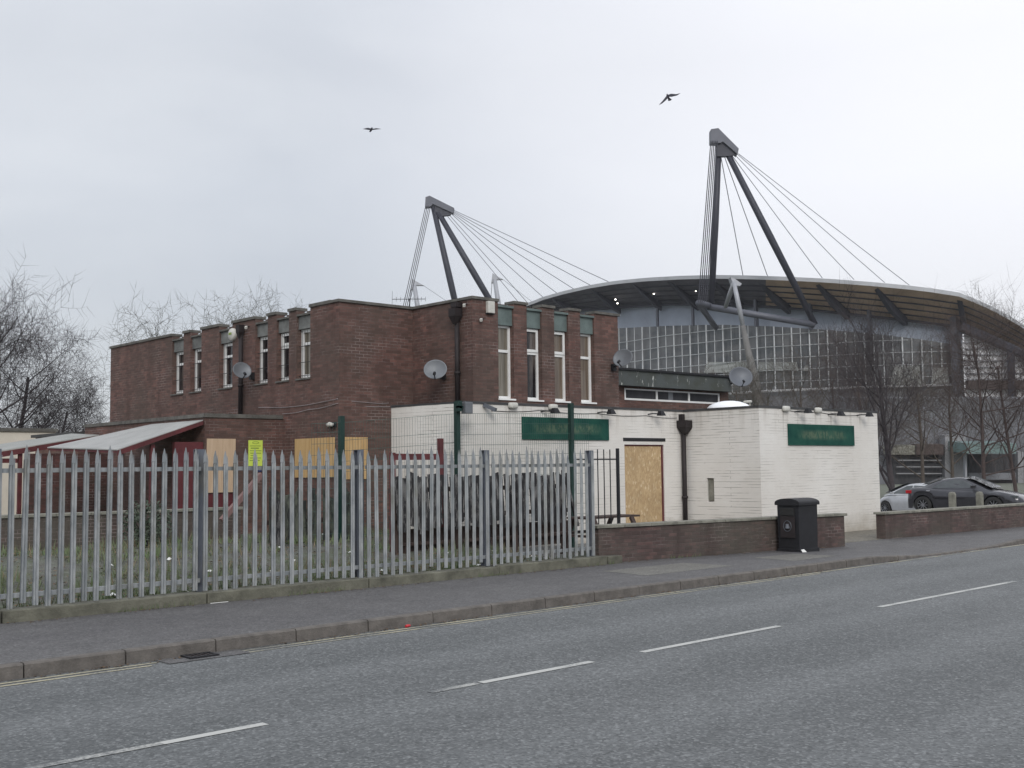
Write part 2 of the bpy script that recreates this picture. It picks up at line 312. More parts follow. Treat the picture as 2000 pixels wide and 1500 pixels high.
# ------------------------------------------------------------- mesh helper
ORG={}
class MB:
    def __init__(s): s.v=[];s.f=[]
    def add(s,vs,fs):
        k=len(s.v);s.v+=[Vector(v) for v in vs];s.f+=[tuple(i+k for i in f) for f in fs];return s
    def box(s,x0,x1,y0,y1,z0,z1):
        return s.add([(x,y,z) for z in (z0,z1) for y in (y0,y1) for x in (x0,x1)],[(0,2,3,1),(4,5,7,6),(0,1,5,4),(2,6,7,3),(0,4,6,2),(1,3,7,5)])
    def obox(s,c,a,b,d):
        c,a,b,d=map(Vector,(c,a,b,d))
        return s.add([c+a*i+b*j+d*k for k in (-1,1) for j in (-1,1) for i in (-1,1)],[(0,2,3,1),(4,5,7,6),(0,1,5,4),(2,6,7,3),(0,4,6,2),(1,3,7,5)])
    def bar(s,p,q,w,h=None):
        p,q=Vector(p),Vector(q);d=(q-p);ax=d.normalized();u=ax.cross(Vector((0,0,1)))
        if u.length<.05:u=Vector((1,0,0))
        u.normalize();t=u.cross(ax)
        return s.obox((p+q)/2,d/2,u*w/2,t*(h or w)/2)
    def tube(s,pts,rad,n=6,cap=True):
        pts=[Vector(p) for p in pts];
        if not hasattr(rad,'__len__'): rad=[rad]*len(pts)
        k=len(s.v);u=None
        for i,p in enumerate(pts):
            d=(pts[min(i+1,len(pts)-1)]-pts[max(i-1,0)]).normalized()
            if u is None:
                u=d.cross(Vector((.3,.2,1))) if abs(d.z)<.9 else d.cross(Vector((1,.1,0)))
            u=(u-d*u.dot(d)).normalized();w=d.cross(u)
            for j in range(n):
                a=2*math.pi*j/n;s.v.append(p+(u*math.cos(a)+w*math.sin(a))*rad[i])
        for i in range(len(pts)-1):
            for j in range(n):
                s.f.append((k+i*n+j,k+i*n+(j+1)%n,k+(i+1)*n+(j+1)%n,k+(i+1)*n+j))
        if cap and n>3:
            s.f.append(tuple(k+j for j in range(n))[::-1]);s.f.append(tuple(k+(len(pts)-1)*n+j for j in range(n)))
        return s
    def prism(s,poly,ext):
        n=len(poly);ext=Vector(ext);vs=[Vector(p) for p in poly]
        return s.add(vs+[v+ext for v in vs],[tuple(range(n))[::-1],tuple(range(n,2*n))]+[(i,(i+1)%n,n+(i+1)%n,n+i) for i in range(n)])
    def quad(s,*p): return s.add(p,[tuple(range(len(p)))])
    def grid(s,rows,closed=False):
        k=len(s.v);n=len(rows[0])
        for r in rows:s.v+=[Vector(p) for p in r]
        for i in range(len(rows)-1):
            for j in range(n if closed else n-1):
                s.f.append((k+i*n+j,k+i*n+(j+1)%n,k+(i+1)*n+(j+1)%n,k+(i+1)*n+j))
        return s
    def build(s,name,mat,parent=None,smooth=False,loc=None,bevel=0,recalc=True):
        me=bpy.data.meshes.new(name);o=bpy.data.objects.new(name,me);COL.objects.link(o)
        org=Vector((0,0,0))
        if parent is not None:
            o.parent=parent;org=ORG.get(parent,Vector((0,0,0)));ORG[o]=org
        elif loc is not None:
            org=Vector(loc);o.location=org;ORG[o]=org
        me.from_pydata([v-org for v in s.v],[],s.f)
        if recalc:
            import bmesh
            bm=bmesh.new();bm.from_mesh(me);bmesh.ops.recalc_face_normals(bm,faces=bm.faces);bm.to_mesh(me);bm.free()
        me.materials.append(M[mat] if isinstance(mat,str) else mat)
        if smooth:
            for p in me.polygons:p.use_smooth=True
        if bevel:
            b=o.modifiers.new('b','BEVEL');b.width=bevel;b.segments=2;b.limit_method='ANGLE'
        return o
def tag(o,label,cat,group=None,kind=None):
    if label:o['label']=label
    if cat:o['category']=cat
    if group:o['group']=group
    if kind:o['kind']=kind
    return o
def thing(name,loc,label,cat,group=None,rotz=0,local=False):
    o=bpy.data.objects.new(name,None);COL.objects.link(o);o.location=loc;o.rotation_euler=(0,0,rotz);o.empty_display_size=.2
    ORG[o]=Vector((0,0,0)) if local else Vector(loc)
    return tag(o,label,cat,group)
def struct(o): o['kind']='structure';return o
def dup(o,parent=None,loc=None,rot=None):
    c=o.copy();COL.objects.link(c)
    if parent is not None:c.parent=parent
    if loc is not None:c.location=loc
    if rot is not None:c.rotation_euler=rot
    for ch in list(o.children): dup(ch,c)
    return c
rnd=random.Random(7)
# ------------------------------------------------------------- ground, road, pavement
def kY(x): return 10.02+.0226*x           # kerb line
def kh(x): return .125 if x<18.3 else max(.025,.125-(x-18.3)*.05) if x<20.3 else .025 if x<23.2 else min(.10,.025+(x-23.2)*.05)
def smooth(a,b,x):
    t=max(0,min(1,(x-a)/(b-a)));return t*t*(3-2*t)
def gz(x,y):
    d=math.hypot(x,y)
    z=.08-1.05*smooth(32,75,d)*smooth(10,30,x)
    z=min(z,.08)
    plot=smooth(13.5,18.,y)*(1-smooth(13.5,15.5,x)) *.36
    return z+plot*(1-smooth(40,60,d))+ (0.03 if x<13.9 and y>13.3 else 0)
def frange(a,b,n): return [a+(b-a)*i/n for i in range(n+1)]
xs=sorted(set([-500,-300,-100,-40]+[round(v,2) for v in frange(-20,60,160)]+[65,70,80,100,150,250,450,700]))
ys=sorted(set([-500,-300,-60,-20,0,5,9,10.2,11]+[13.1]+[round(v,2) for v in frange(13.4,40,90)]+[45,50,60,70,80,100,150,250,450,700]))
g=MB();rows=[]
for y in ys:
    row=[]
    for x in xs:
        z=gz(x,y)
        if y<13.2: z=-.03
        elif x<14 and y<20: z+=.05*(mnoise.noise(Vector((x*1.3,y*1.3,0))))
        row.append((x,y,z))
    rows.append(row)
struct(g.grid(rows).build('ground','ground',smooth=True))
# road sheet
struct(MB().grid([[(x,-9+.0226*x,0) for x in (-80,-20,0,20,60,200)],[(x,kY(x)+.02,0) for x in (-80,-20,0,20,60,200)]]).build('road','road'))
xk=[-80,-30]+frange(-10,45,110)+[60,120,200]
wallY=lambda x: 13.16 if x<14.1 else 13.16-(x-14.1)*.13 if x<20.5 else 12.45
back=lambda x: 13.16 if x<20.4 else 17.5 if 20.45<x<22.6 else 12.9
pv=MB();rw=[]
for x in xk: rw.append([(x,kY(x)+.125,kh(x)-.004),(x,kY(x)+1.1,max(kh(x)*.4+.06,kh(x)-.004)),(x,13.5 if x<20.3 else 12.75,.12)])
struct(pv.grid(rw).build('pavement','pave',smooth=False))
# forecourt apron behind the wall opening
struct(MB().grid([[(14.05,13.49,.1195),(20.3,13.49,.1195)],[(14.05,17,.135),(20.3,17,.135)]]).build('yard_path','park'));struct(MB().grid([[(20.25,12.72,.1215),(26.2,12.72,.1215)],[(20.25,14.0,.1235),(26.2,14.0,.1235)],[(20.25,17,.1235),(26.2,17,.1235)]]).build('forecourt_path','fore'))
# car park
cp=MB();rw=[]
for y in frange(17,75,24): rw.append([(x,y,gz(x,y)+.03) for x in frange(26.3,80,24)])
struct(cp.grid(rw).build('car_park_ground','park'))
# kerb stones
kb=MB();x=-12.;rk=random.Random(3)
while x<60:
    w=.915;a=.0226;h0,h1=kh(x+.01),kh(x+w-.01);j=rk.uniform(-.004,.004)
    y0,y1=kY(x),kY(x+w)
    e=.007
    kb.add([(x+e,y0+j,-.05),(x+w-e,y1+j,-.05),(x+w-e,y1+.125,-.05),(x+e,y0+.125,-.05),(x+e,y0+j+.012,h0-.015),(x+w-e,y1+j+.012,h1-.015),(x+w-e,y1+.125,h1),(x+e,y0+.125,h0),(x+e,y0+j+.03,h0),(x+w-e,y1+j+.03,h1)],
      [(0,3,2,1),(0,1,5,4),(4,5,9,8),(8,9,6,7),(2,3,7,6),(0,4,8,7,3),(1,2,6,9,5)])
    x+=w
struct(kb.build('kerb','kerb'))
# road markings
cl=lambda x:6.945+.0242*x
def strip(mb,x0,x1,yf,w,z=.004):
    n=max(1,int((x1-x0)/1.))
    mb.grid([[(x,yf(x)-w/2,z) for x in frange(x0,x1,n)],[(x,yf(x)+w/2,z) for x in frange(x0,x1,n)]])
wl=MB()
for a,b in ((3.35,4.12),(6.14,7.50),(8.20,10.55),(12.75,16.8),(20.5,23.5),(26,29)): strip(wl,a,b,cl,.085)
struct(wl.build('road_centre_line','line'))
fl=MB()
for a,b in ((-4,.2),(1.6,3.35),(5.6,6.1)): strip(fl,a,b,cl,.08)
struct(fl.build('worn_road_centre_line','faint'))
yl=MB();strip(yl,-12,4.7,lambda x:kY(x)-.13,.05);strip(yl,5.5,40,lambda x:kY(x)-.13,.05);strip(yl,-12,4.6,lambda x:kY(x)-.25,.045);strip(yl,5.6,16,lambda x:kY(x)-.25,.04)
struct(yl.build('double_yellow_line','yline'))
pq=MB()
for (xa,xb,ya,yb_) in ((13.0,15.2,11.2,12.2),(16.6,18.0,11.0,11.9)):
    pq.grid([[(xa,ya,.1235+.0),(xb,ya+.03,.1235)],[(xa+.1,yb_,.1245),(xb-.1,yb_,.1245)]])
struct(pq.build('pavement_patch','patch'))
# tarmac repair around the gully
struct(MB().grid([[(4.75,kY(4.75)-.3,.006),(5.6,kY(5.6)-.3,.006)],[(4.75,kY(4.75)-.01,.006),(5.6,kY(5.6)-.01,.006)]]).build('road_patch','pave'))
dr=thing('drain_grate',(5.15,kY(5.15)-.18,.008),'black iron drain grate in the gutter against the kerb','drain')
f=MB();x0,x1=5.0,5.3;y0=kY(5.15)-.22;y1=kY(5.15)-.02
f.box(x0,x1,y0,y0+.03,.006,.022);f.box(x0,x1,y1-.03,y1,.006,.022);f.box(x0,x0+.03,y0+.03,y1-.03,.006,.022);f.box(x1-.03,x1,y0+.03,y1-.03,.006,.022)
f.build('frame','black',dr)
f=MB()
for i in range(5): f.box(x0+.045+i*.045,x0+.065+i*.045,y0+.03,y1-.03,.008,.02)
f.build('grating','pipe',dr)
# plinth under the palisade fence
pl=thing('fence_plinth',(9,13.1,.1),'long mossy concrete kerb plinth under the palisade fence','plinth')
p=MB();x=-3.
while x<14.3:
    w=min(2.44,14.45-x);j=rnd.uniform(-.012,.012);p.box(x+.008,x+w-.008,12.98+j,13.27,.05,.255+rnd.uniform(-.008,.008));x+=2.44
p.build('concrete_kerb','conc',pl,bevel=.012)
# ------------------------------------------------------------- palisade fence
pf=thing('palisade_fence',(9,13.13,.25),'tall grey galvanised palisade fence with pointed pales along the pavement','fence')
def pale_mesh():
    w,t,zt=.034,.012,2.03
    p=MB();z0=.27;sec=[(-w,-.018),(-w*.45,0.0),(0,-.010),(w*.45,0.0),(w,-.018)]
    def ring(z,s=1): return [(x*s,y,z) for x,y in sec]
    lower=[ring(z0),ring(1.87)]
    p.grid(lower);p.grid([[(x,y+.004,z) for x,y,z in r] for r in lower])
    # splayed triple point
    p.add([(-w*.92,-.012,1.87),(w*.8,-.008,1.87),(w*.62,-.006,1.955),(w*.1,-.006,2.035),(-w*.1,-.006,2.035),(-w*.72,-.006,1.955)],[(0,1,2,3,4,5)])
    p.add([(w,-.018,1.87),(w*.75,0,1.87),(w*1.2,.02,1.975),(w*1.32,.02,1.975)],[(0,1,2,3)])
    return p
pm=None
for i in range(72):
    X=4.016+.1385*i
    if X>13.9:break
    if min(abs(X-q) for q in (6.76,9.2,11.57,13.93))<.045: X+=0
    if pm is None:
        mb=pale_mesh();mb.v=[v+Vector((X,13.10,0)) for v in mb.v];pm=mb.build('pale','galv',pf,recalc=False);px0=X
    else:
        c=pm.copy();COL.objects.link(c);c.parent=pf;c.location=(X-px0,rnd.uniform(-.003,.003),rnd.uniform(-.012,.010));c.rotation_euler=(0,rnd.uniform(-.003,.003)*(5 if i%7==4 else 1.3),0)
for X in (4.29,6.76,9.2,11.57,13.93):
    q=MB();y=13.17;q.box(X-.05,X+.05,y,y+.008,.2,2.03);q.box(X-.05,X+.05,y+.10,y+.108,.2,2.03);q.box(X-.004,X+.004,y+.008,y+.10,.2,2.03)
    q.box(X-.05,X+.05,y-.0,y+.108,2.03,2.036);q.build('post','galvpost',pf)
for a,b in ((3.0,4.29),(4.29,6.76),(6.76,9.2),(9.2,11.57),(11.57,13.93)):
    for z in (1.79,.40):
        q=MB();q.box(a+.03,b-.03,13.105,13.111,z-.025,z+.025);q.box(a+.03,b-.03,13.111,13.15,z+.019,z+.025);q.build('rail','galv',pf)
# ------------------------------------------------------------- low brick walls
def skewbox(mb,a,b,th,z0,z1):
    a,b=Vector(a),Vector(b);d=(b-a).normalized();n=Vector((-d.y,d.x))*th
    mb.add([(a.x,a.y,z0),(b.x,b.y,z0),(b.x+n.x,b.y+n.y,z0),(a.x+n.x,a.y+n.y,z0),(a.x,a.y,z1),(b.x,b.y,z1),(b.x+n.x,b.y+n.y,z1),(a.x+n.x,a.y+n.y,z1)],
        [(0,3,2,1),(4,5,6,7),(0,1,5,4),(1,2,6,5),(2,3,7,6),(3,0,4,7)])
def lowwall(name,a,b,zt,label):
    t=thing(name,(a[0],a[1],.1),label,'wall')
    q=MB();skewbox(q,a,b,.225,-.1,zt-.055);q.build('brickwork','wallbrick',t)
    d=Vector((b[0]-a[0],b[1]-a[1])).normalized();n=Vector((-d.y,d.x));q=MB();Ln=(Vector(b)-Vector(a)).length;k=-.05
    while k<Ln+.05:
        e=min(k+.61,Ln+.06);j=rnd.uniform(-.006,.006)
        s0=Vector(a)+d*(k+.003)-n*(.035+j);s1=Vector(a)+d*(e-.003)-n*(.035+j)
        skewbox(q,s0,s1,.295,zt-.052,zt+rnd.uniform(-.003,.003));k=e
        if e>=Ln+.06:break
    q.build('coping','coping',t,bevel=.008)
    return t
lowwall('low_brick_wall',(14.10,13.20),(20.42,12.33),.765,'low brick boundary wall with stone coping between the palisade fence and the litter bin')
lowwall('low_brick_wall',(22.66,12.68),(46,11.9),.70,'low brick boundary wall with stone coping in front of the parked cars')
t=lowwall('low_brick_wall',(-6,19.6),(10.9,19.6),1.07,'low brick wall with coping behind the grass under the corrugated canopies')
# ------------------------------------------------------------- public house
YF,XM,Y2,XL,XB,Y3,X4,Y5,X5=14.686,20.953,16.821,14.18,14.463,18.798,12.613,20.924,10.815
XR=26.03;ZW=3.03;XL2=13.90
pub=thing('public_house',(18,18,.1),'boarded-up flat-roofed public house of dark brick with cream painted ground floor','building')
def wall(mb,ax,c,u0,u1,z0,z1,holes=(),d=.12):
    us=sorted({u0,u1,*[h[0] for h in holes],*[h[1] for h in holes]});zs=sorted({z0,z1,*[h[2] for h in holes],*[min(h[3],z1) for h in holes]})
    P=(lambda u,z,e=0:(u,c+e,z)) if ax=='Y' else (lambda u,z,e=0:(c+e,u,z))
    for i in range(len(us)-1):
        for j in range(len(zs)-1):
            um,zm=(us[i]+us[i+1])/2,(zs[j]+zs[j+1])/2
            if any(h[0]<um<h[1] and h[2]<zm<h[3] for h in holes):continue
            mb.quad(P(us[i],zs[j]),P(us[i+1],zs[j]),P(us[i+1],zs[j+1]),P(us[i],zs[j+1]))
    for a,b,s,t in holes:
        tt=min(t,z1)
        mb.quad(P(a,s),P(a,s,d),P(a,tt,d),P(a,tt));mb.quad(P(b,s,d),P(b,s),P(b,tt),P(b,tt,d));mb.quad(P(a,s),P(b,s),P(b,s,d),P(a,s,d))
        if t<z1: mb.quad(P(a,t,d),P(b,t,d),P(b,t),P(a,t))
        mb.quad(P(a,s,d+.05),P(b,s,d+.05),P(b,tt,d+.05),P(a,tt,d+.05))
    return mb
ZT=5.12
B1=[(15.14,15.57),(15.94,16.37),(16.74,17.165),(17.53,17.975)]
B2=[(19.85,20.38),(20.68,21.18),(21.55,22.08),(23.10,23.73),(24.60,25.16),(25.52,26.13)]
w=MB();yb=Y2+.03
wall(w,'Y',yb,XB,18.747,3.0,ZT,[(a,b,3.155,9) for a,b in B1],.16)
wall(w,'X',XB,yb,Y3,3.0,ZT);wall(w,'Y',Y3,X4,XB,-.2,ZT,[(12.73,13.30,1.57,2.41)],.06)
wall(w,'X',X4,Y3,29.8,-.2,ZT,[(a,b,3.66,9) for a,b in B2]+[(18.93,20.40,1.60,2.41)],.20)
w.quad((18.747,yb,3),(18.747,29.8,3),(18.747,29.8,ZT),(18.747,yb,ZT));w.quad((X4,29.8,-.2),(18.747,29.8,-.2),(18.747,29.8,ZT),(X4,29.8,ZT))
# piers' backs: a thin leaf behind the parapet notches
uw=w.build('upper_brick_wall','brick',pub,recalc=False)
r=MB();r.box(X4+.35,18.5,Y3+.3,29.5,4.85,4.9);r.box(XB+.3,18.5,yb+.3,Y3+.3,4.85,4.9);r.build('roof','roofing',pub)
# inner parapet leaves (give the parapet its thickness)
q=MB();q.box(XB+.2,18.73,yb+.18,yb+.24,4.8,5.05);q.box(X4+.18,X4+.24,Y3+.2,29.7,4.8,5.02);q.box(XB+.18,XB+.24,yb+.25,Y3+.1,4.8,5.1);q.box(X4+.2,XB,Y3+.18,Y3+.24,4.8,5.1);q.build('parapet_inner_leaf','brick',pub)
# copings
q=MB();o=.035
def cY(a,b,c,zt,zb=ZT): MB().box(a,b,c-o,c+.26,zb,zt).build('parapet_coping','pcoping',pub)
edges=[XB-o]+[e for s in B1 for e in s]+[18.78]
for i in range(0,len(edges),2):
    cY(edges[i]+(0 if i==0 else -.012),edges[i+1]+.012,yb,ZT+.055)
q.box(XB-o,XB+.26,yb+.262,Y3-.04,ZT,ZT+.053);q.box(X4-o,XB+.26,Y3-.038,Y3+.26,ZT,ZT+.055)
ed=[Y3+.262]+[e for s in B2 for e in s]+[29.83]
for i in range(0,len(ed),2):
    MB().box(X4-o,X4+.26,ed[i]+(0 if i==0 else -.012),ed[i+1]+(.012 if i<len(ed)-2 else 0),ZT,ZT+(.06 if i else .065)).build('parapet_coping','pcoping',pub)
q.build('parapet_coping','pcoping',pub)
def window(ax,c,a,b,zs,zt,ztr,rec,gl,sash=False,side=1,fw=.055,bars=False):
    "one tall narrow window in a recess; c is the wall plane"
    P=(lambda u,z,e:(u,c+e,z)) if ax=='Y' else (lambda u,z,e:(c+e,u,z))
    def bx(mb,u0,u1,z0,z1,e0,e1):
        A,B=P(u0,z0,e0),P(u1,z1,e1);mb.box(min(A[0],B[0]),max(A[0],B[0]),min(A[1],B[1]),max(A[1],B[1]),z0,z1)
    f=MB();bx(f,a,a+fw,zs,zt,rec,rec+.05);bx(f,b-fw,b,zs,zt,rec,rec+.05)
    bx(f,a+fw,b-fw,zs,zs+fw,rec,rec+.05);bx(f,a+fw,b-fw,zt-fw*.8,zt,rec,rec+.05);bx(f,a+fw,b-fw,ztr-.025,ztr+.03,rec,rec+.05)
    fo=f.build('window','upvc',pub)
    if sash:
        s=MB();bx(s,a+.02,a+.075,ztr+.03,zt-.02,rec-.02,rec-.001);bx(s,b-.075,b-.02,ztr+.03,zt-.02,rec-.02,rec-.001)
        bx(s,a+.075,b-.075,ztr+.03,ztr+.085,rec-.02,rec-.001);bx(s,a+.075,b-.075,zt-.07,zt-.02,rec-.02,rec-.001);s.build('sash','upvc',fo)
    g=MB();bx(g,a+fw,b-fw,zs+fw,ztr-.025,rec+.03,rec+.034);bx(g,a+fw,b-fw,ztr+.03,zt-fw*.8,rec+.03,rec+.034);g.build('pane',gl,fo)
    s=MB();bx(s,a-.01,b+.02,zs-.035,zs-.002,-.03,rec+.02);s.build('sill','upvc' if ax=='Y' else 'pcoping',fo)
    if bars:
        s=MB()
        for k in range(1,5):
            u=a+(b-a)*k/5;bx(s,u-.003,u+.003,zs+.02,zt-.03,rec-.05,rec-.044)
        for z in (zs+.06,zs+.34,ztr-.05):bx(s,a,b,z-.006,z+.006,rec-.058,rec-.05)
        s.build('security_bars','black',fo)
    return fo
for i,((a,b),gl) in enumerate(zip(B1,('glA','glB','glC','glC'))):
    window('Y',yb,a,b,3.16,4.66,4.135,.115,gl,i in(1,2))
    s=MB();s.box(a,b,yb+.045,yb+.10,4.663,5.02);s.build('spandrel_panel','lead',pub)
    s=MB();s.box(a+.0,b-.0,yb-.01,yb+.2,5.02,5.065);s.build('spandrel_coping','lead',pub)
for i,(a,b) in enumerate(B2):
    window('X',X4,a,b,3.67,4.71,4.40,.12,'glB' if i else 'glA',i==1,bars=True,fw=.085)
    s=MB();s.box(X4+.05,X4+.10,a,b,4.713,4.99);s.build('spandrel_panel','spg',pub)
    s=MB();s.box(X4+.0,X4+.2,a,b,4.99,5.03);s.build('spandrel_coping','pcoping',pub)
# cream painted ground floor
w=MB();D=(18.86,20.22,.1,2.25)
wall(w,'Y',Y2,XL,XM,-.2,ZW,[D],.10);w.quad((XL,Y2,-.2),(XL2,Y3,-.2),(XL2,Y3,ZW),(XL,Y2,ZW))
wall(w,'X',XM,YF,Y2,-.2,ZW,[(15.97,16.17,.93,1.47)],.09);wall(w,'Y',YF,XM,XR,-.2,ZW)
w.quad((XR,YF,-.2),(XR,22,-.2),(XR,22,ZW),(XR,YF,ZW));w.quad((14.2,22,2.9),(XR,22,-.2),(XR,22,ZW),(14.2,22,ZW))
w.build('cream_painted_wall','white',pub,recalc=False)
q=MB();q.box(XL-.02,XM+.1,Y2-.02,Y2+.28,ZW,ZW+.045);q.prism([(XL-.02,Y2+.28,ZW),(XL+.2,Y2+.28,ZW),(XL+.2,Y3-.003,ZW),(XL2-.02,Y3-.003,ZW)],(0,0,.043));q.box(XM-.02,XM+.22,YF-.02,Y2-.02,ZW,ZW+.05);q.box(XM+.22,XR+.02,YF-.02,YF+.22,ZW,ZW+.05);q.box(XR-.2,XR+.02,YF+.22,22,ZW,ZW+.048)
q.build('roof_edge','flash',pub)
q=MB();q.box(XL+.2,XM+.22,Y2+.28,21.8,2.93,3.0);q.box(XM+.22,XR-.2,YF+.22,21.8,2.93,3.0);q.build('flat_roof','roofing',pub)
q=MB();q.box(D[0]-.04,D[1]+.05,Y2-.012,Y2+.03,2.325,2.40);q.build('door_lintel','black',pub)
q=MB();q.box(D[0],D[0]+.035,Y2+.03,Y2+.095,.1,2.25);q.box(D[1]-.05,D[1],Y2+.03,Y2+.095,.1,2.25);q.box(D[0]+.035,D[1]-.05,Y2+.03,Y2+.095,2.22,2.25);q.build('door_frame','redp',pub)
q=MB();q.box(D[0]+.04,D[1]-.055,Y2+.045,Y2+.07,.12,2.215);q.build('boarded_door','osb',pub)
q=MB();q.box(XM+.04,XM+.07,15.98,16.16,.95,1.46);q.build('bricked_vent_recess','coping',pub)
# rainwater pipes
def pipe(pts,r,name='downpipe',hop=None):
    q=MB();q.tube(pts,r,10)
    for z in (pts[0][2]*.35+pts[-1][2]*.65,): 
        c=Vector(pts[0]);q.tube([(pts[-1][0],pts[-1][1],z-.03),(pts[-1][0],pts[-1][1],z+.03)],r*1.3,10)
    o=q.build(name,'pipe',pub,smooth=True)
    if hop:
        x,y,z,s=hop;h=MB()
        h.grid([[(x+i*s*k,y+j*s*k,zz) for i,j in ((-1,-1),(1,-1),(1,1),(-1,1))] for k,zz in ((.35,z-.22),(.9,z-.08),(1,z-.06),(1,z+.1),(.85,z+.1),(.8,z))],True)
        h.build('hopper','pipe',o)
pipe([(20.84,Y2-.09,2.75),(20.84,Y2-.09,.1)],.055,hop=(20.84,Y2-.13,2.72,.14))
q=MB();q.box(20.78,20.89,Y2-.10,Y2,2.82,2.97);q.build('parapet_outlet','pipe',pub)
pipe([(XB-.07,17.25,4.8),(XB-.07,17.25,3.05)],.05,hop=(XB-.11,17.25,4.86,.10))
q=MB();q.box(XB-.16,XB+.0,17.16,17.34,4.98,5.08);q.build('parapet_outlet','pipe',pub)
pipe([(X4-.07,22.60,4.9),(X4-.07,22.60,3.0)],.05,hop=(X4-.09,22.60,4.93,.07))
# clerestory block
yc=Y2+1.0
w=MB();wall(w,'Y',yc,18.75,24.08,2.95,4.03,[(20.02,23.73,3.33,3.63)],.08)
w.quad((24.08,yc,2.95),(24.08,22,2.95),(24.08,22,4.03),(24.08,yc,4.03));w.quad((18.75,yc,4.0),(24.08,yc,4.0),(24.08,22,4.0),(18.75,22,4.0));w.quad((18.75,22,2.95),(24.08,22,2.95),(24.08,22,4.03),(18.75,22,4.03))
w.build('clerestory_wall','brick',pub,recalc=False)
q=MB();q.box(18.76,23.9,yc-.22,yc-.02,3.66,4.02);q.build('peeling_fascia','peel',pub)
q=MB();q.box(18.76,24.25,yc-.27,22.0,4.022,4.07);q.build('clerestory_roof','black',pub)
f=MB();f.box(20.03,20.08,yc+.01,yc+.05,3.34,3.62);f.box(23.67,23.72,yc+.01,yc+.05,3.34,3.62);f.box(20.08,23.67,yc+.01,yc+.05,3.34,3.385);f.box(20.08,23.67,yc+.01,yc+.05,3.585,3.62)
for x in (21.22,22.47): f.box(x-.03,x+.03,yc+.01,yc+.05,3.385,3.585)
fo=f.build('window','upvc',pub);MB().box(20.08,23.67,yc+.03,yc+.035,3.385,3.585).build('pane','glD',fo)
MB().box(21.66,21.84,yc+.02,yc+.027,3.39,3.58).build('pale_panel','dish',fo)
# skylight dome
q=MB();q.box(20.98,22.5,YF+.9,YF+2.0,3.0,3.05);q.build('skylight_curb','flash',pub)
q=MB();rws=[]
for i in range(7):
    a=math.pi/2*i/6;rws.append([(21.55+.52*math.cos(a)*math.cos(t),YF+1.25+.52*math.cos(a)*math.sin(t),3.055+.21*math.sin(a)) for t in [2*math.pi*k/20 for k in range(20)]])
q.grid(rws,True).build('skylight_dome','dome',pub,smooth=True)
# rear lean-to block
w=MB();wall(w,'Y',Y5,X5,X4,-.2,2.85,[(10.88,11.47,.9,2.42)],.06);wall(w,'X',X5,Y5,27,-.2,2.85);w.build('side_block_wall','brick',pub,recalc=False)
q=MB();q.box(X5-.03,X4,Y5-.03,Y5+.24,2.85,2.93);q.box(X5-.03,X5+.24,Y5+.24,27,2.85,2.925);q.build('side_block_coping','pcoping',pub)
q=MB();q.box(X5+.24,X4,Y5+.24,27,2.78,2.83);q.build('side_block_roof','roofing',pub)
q=MB();q.box(10.86,11.50,Y5-.02,Y5-.002,1.33,2.42);q.build('window_board','plyp',pub)
q=MB();q.box(10.885,11.465,Y5+.02,Y5+.05,.9,1.325);q.build('red_door_panel','redd',pub)
q=MB();q.box(X4-.03,X4-.004,18.935,20.39,1.61,2.41);q.build('window_board','ply',pub)
q=MB();q.box(12.74,13.29,Y3-.02,Y3-.003,1.57,2.41);q.build('window_board','ply',pub)
# maroon brick walls and doors under the canopies
q=MB();q.box(10.2,X5-.003,Y5+.05,Y5+.15,-.1,2.35);q.build('red_door','redd',pub,label:=None) if False else q.build('red_door','redd',pub)
w=MB();w.box(9.0,10.8,25.6,25.8,-.1,2.2);w.build('yard_wall','maroon',pub)
# ------------------------------------------------------------- canopies
def canopy(label,P,th,mat,fz):
    t=thing('corrugated_canopy',P[1],label,'canopy')
    q=MB();q.prism(P,(0,0,-th));q.build('roof_sheet',mat,t)
    A,B=Vector(P[0]),Vector(P[1]);q=MB();q.prism([A+Vector((0,-.02,-th-.005)),B+Vector((0,-.02,-th-.005)),B+Vector((0,-.02,-fz-.02)),A+Vector((0,-.02,-fz))],(0,.04,0));q.build('fascia_board','redp',t)
    C,Dd=Vector(P[2]),Vector(P[3]);q=MB();q.prism([B+Vector((.02,0,-th-.005)),C+Vector((.02,0,-th-.005)),C+Vector((.02,0,-.07)),B+Vector((.02,0,-.07))],(.03,0,0));q.build('eaves_board','redp',t)
    return t
c1=canopy('pale grey corrugated canopy sloping down beside the boarded red doorway',[(10.79,20.95,2.80),(9.02,20.95,2.20),(8.90,24.2,2.31),(10.79,23.3,2.80)],.02,'corr',.10)
MB().box(9.1,9.18,21.0,21.08,-.1,2.12).build('post','dark_wood',c1)
MB().box(9.72,9.80,21.0,21.08,-.1,2.3).build('post','redp',c1)
c2=canopy('grimy farther corrugated canopy behind the pale one on the left',[(10.75,26,2.65),(8.3,26,2.23),(8.45,27.7,2.36),(10.76,27.7,2.73)],.02,'corr2',.13)
MB().box(8.95,9.03,26.03,26.11,-.1,2.25).build('post','redp',c2)
MB().box(8.3,8.93,26.05,26.13,2.0,2.1).build('beam','redp',c2)
# pale building on the left
cb=thing('cream_rendered_building',(11,34,0),'low cream rendered flat-roofed building behind the farther canopy at the left','building')
MB().box(1.0,12.75,34,42,-.2,2.99).build('wall','cream',cb);MB().box(.95,12.8,33.95,42.05,2.99,3.09).build('roof_coping','pcoping',cb)
cb2=thing('dark_flat_roofed_shed',(12,30.5,0),'small dark flat-roofed shed beyond the brick corner','shed')
MB().box(11.8,12.9,29.9,33,-.1,2.78).build('wall','brick',cb2);MB().box(11.7,13.0,29.86,33.1,2.78,2.86).build('roof','flash',cb2)
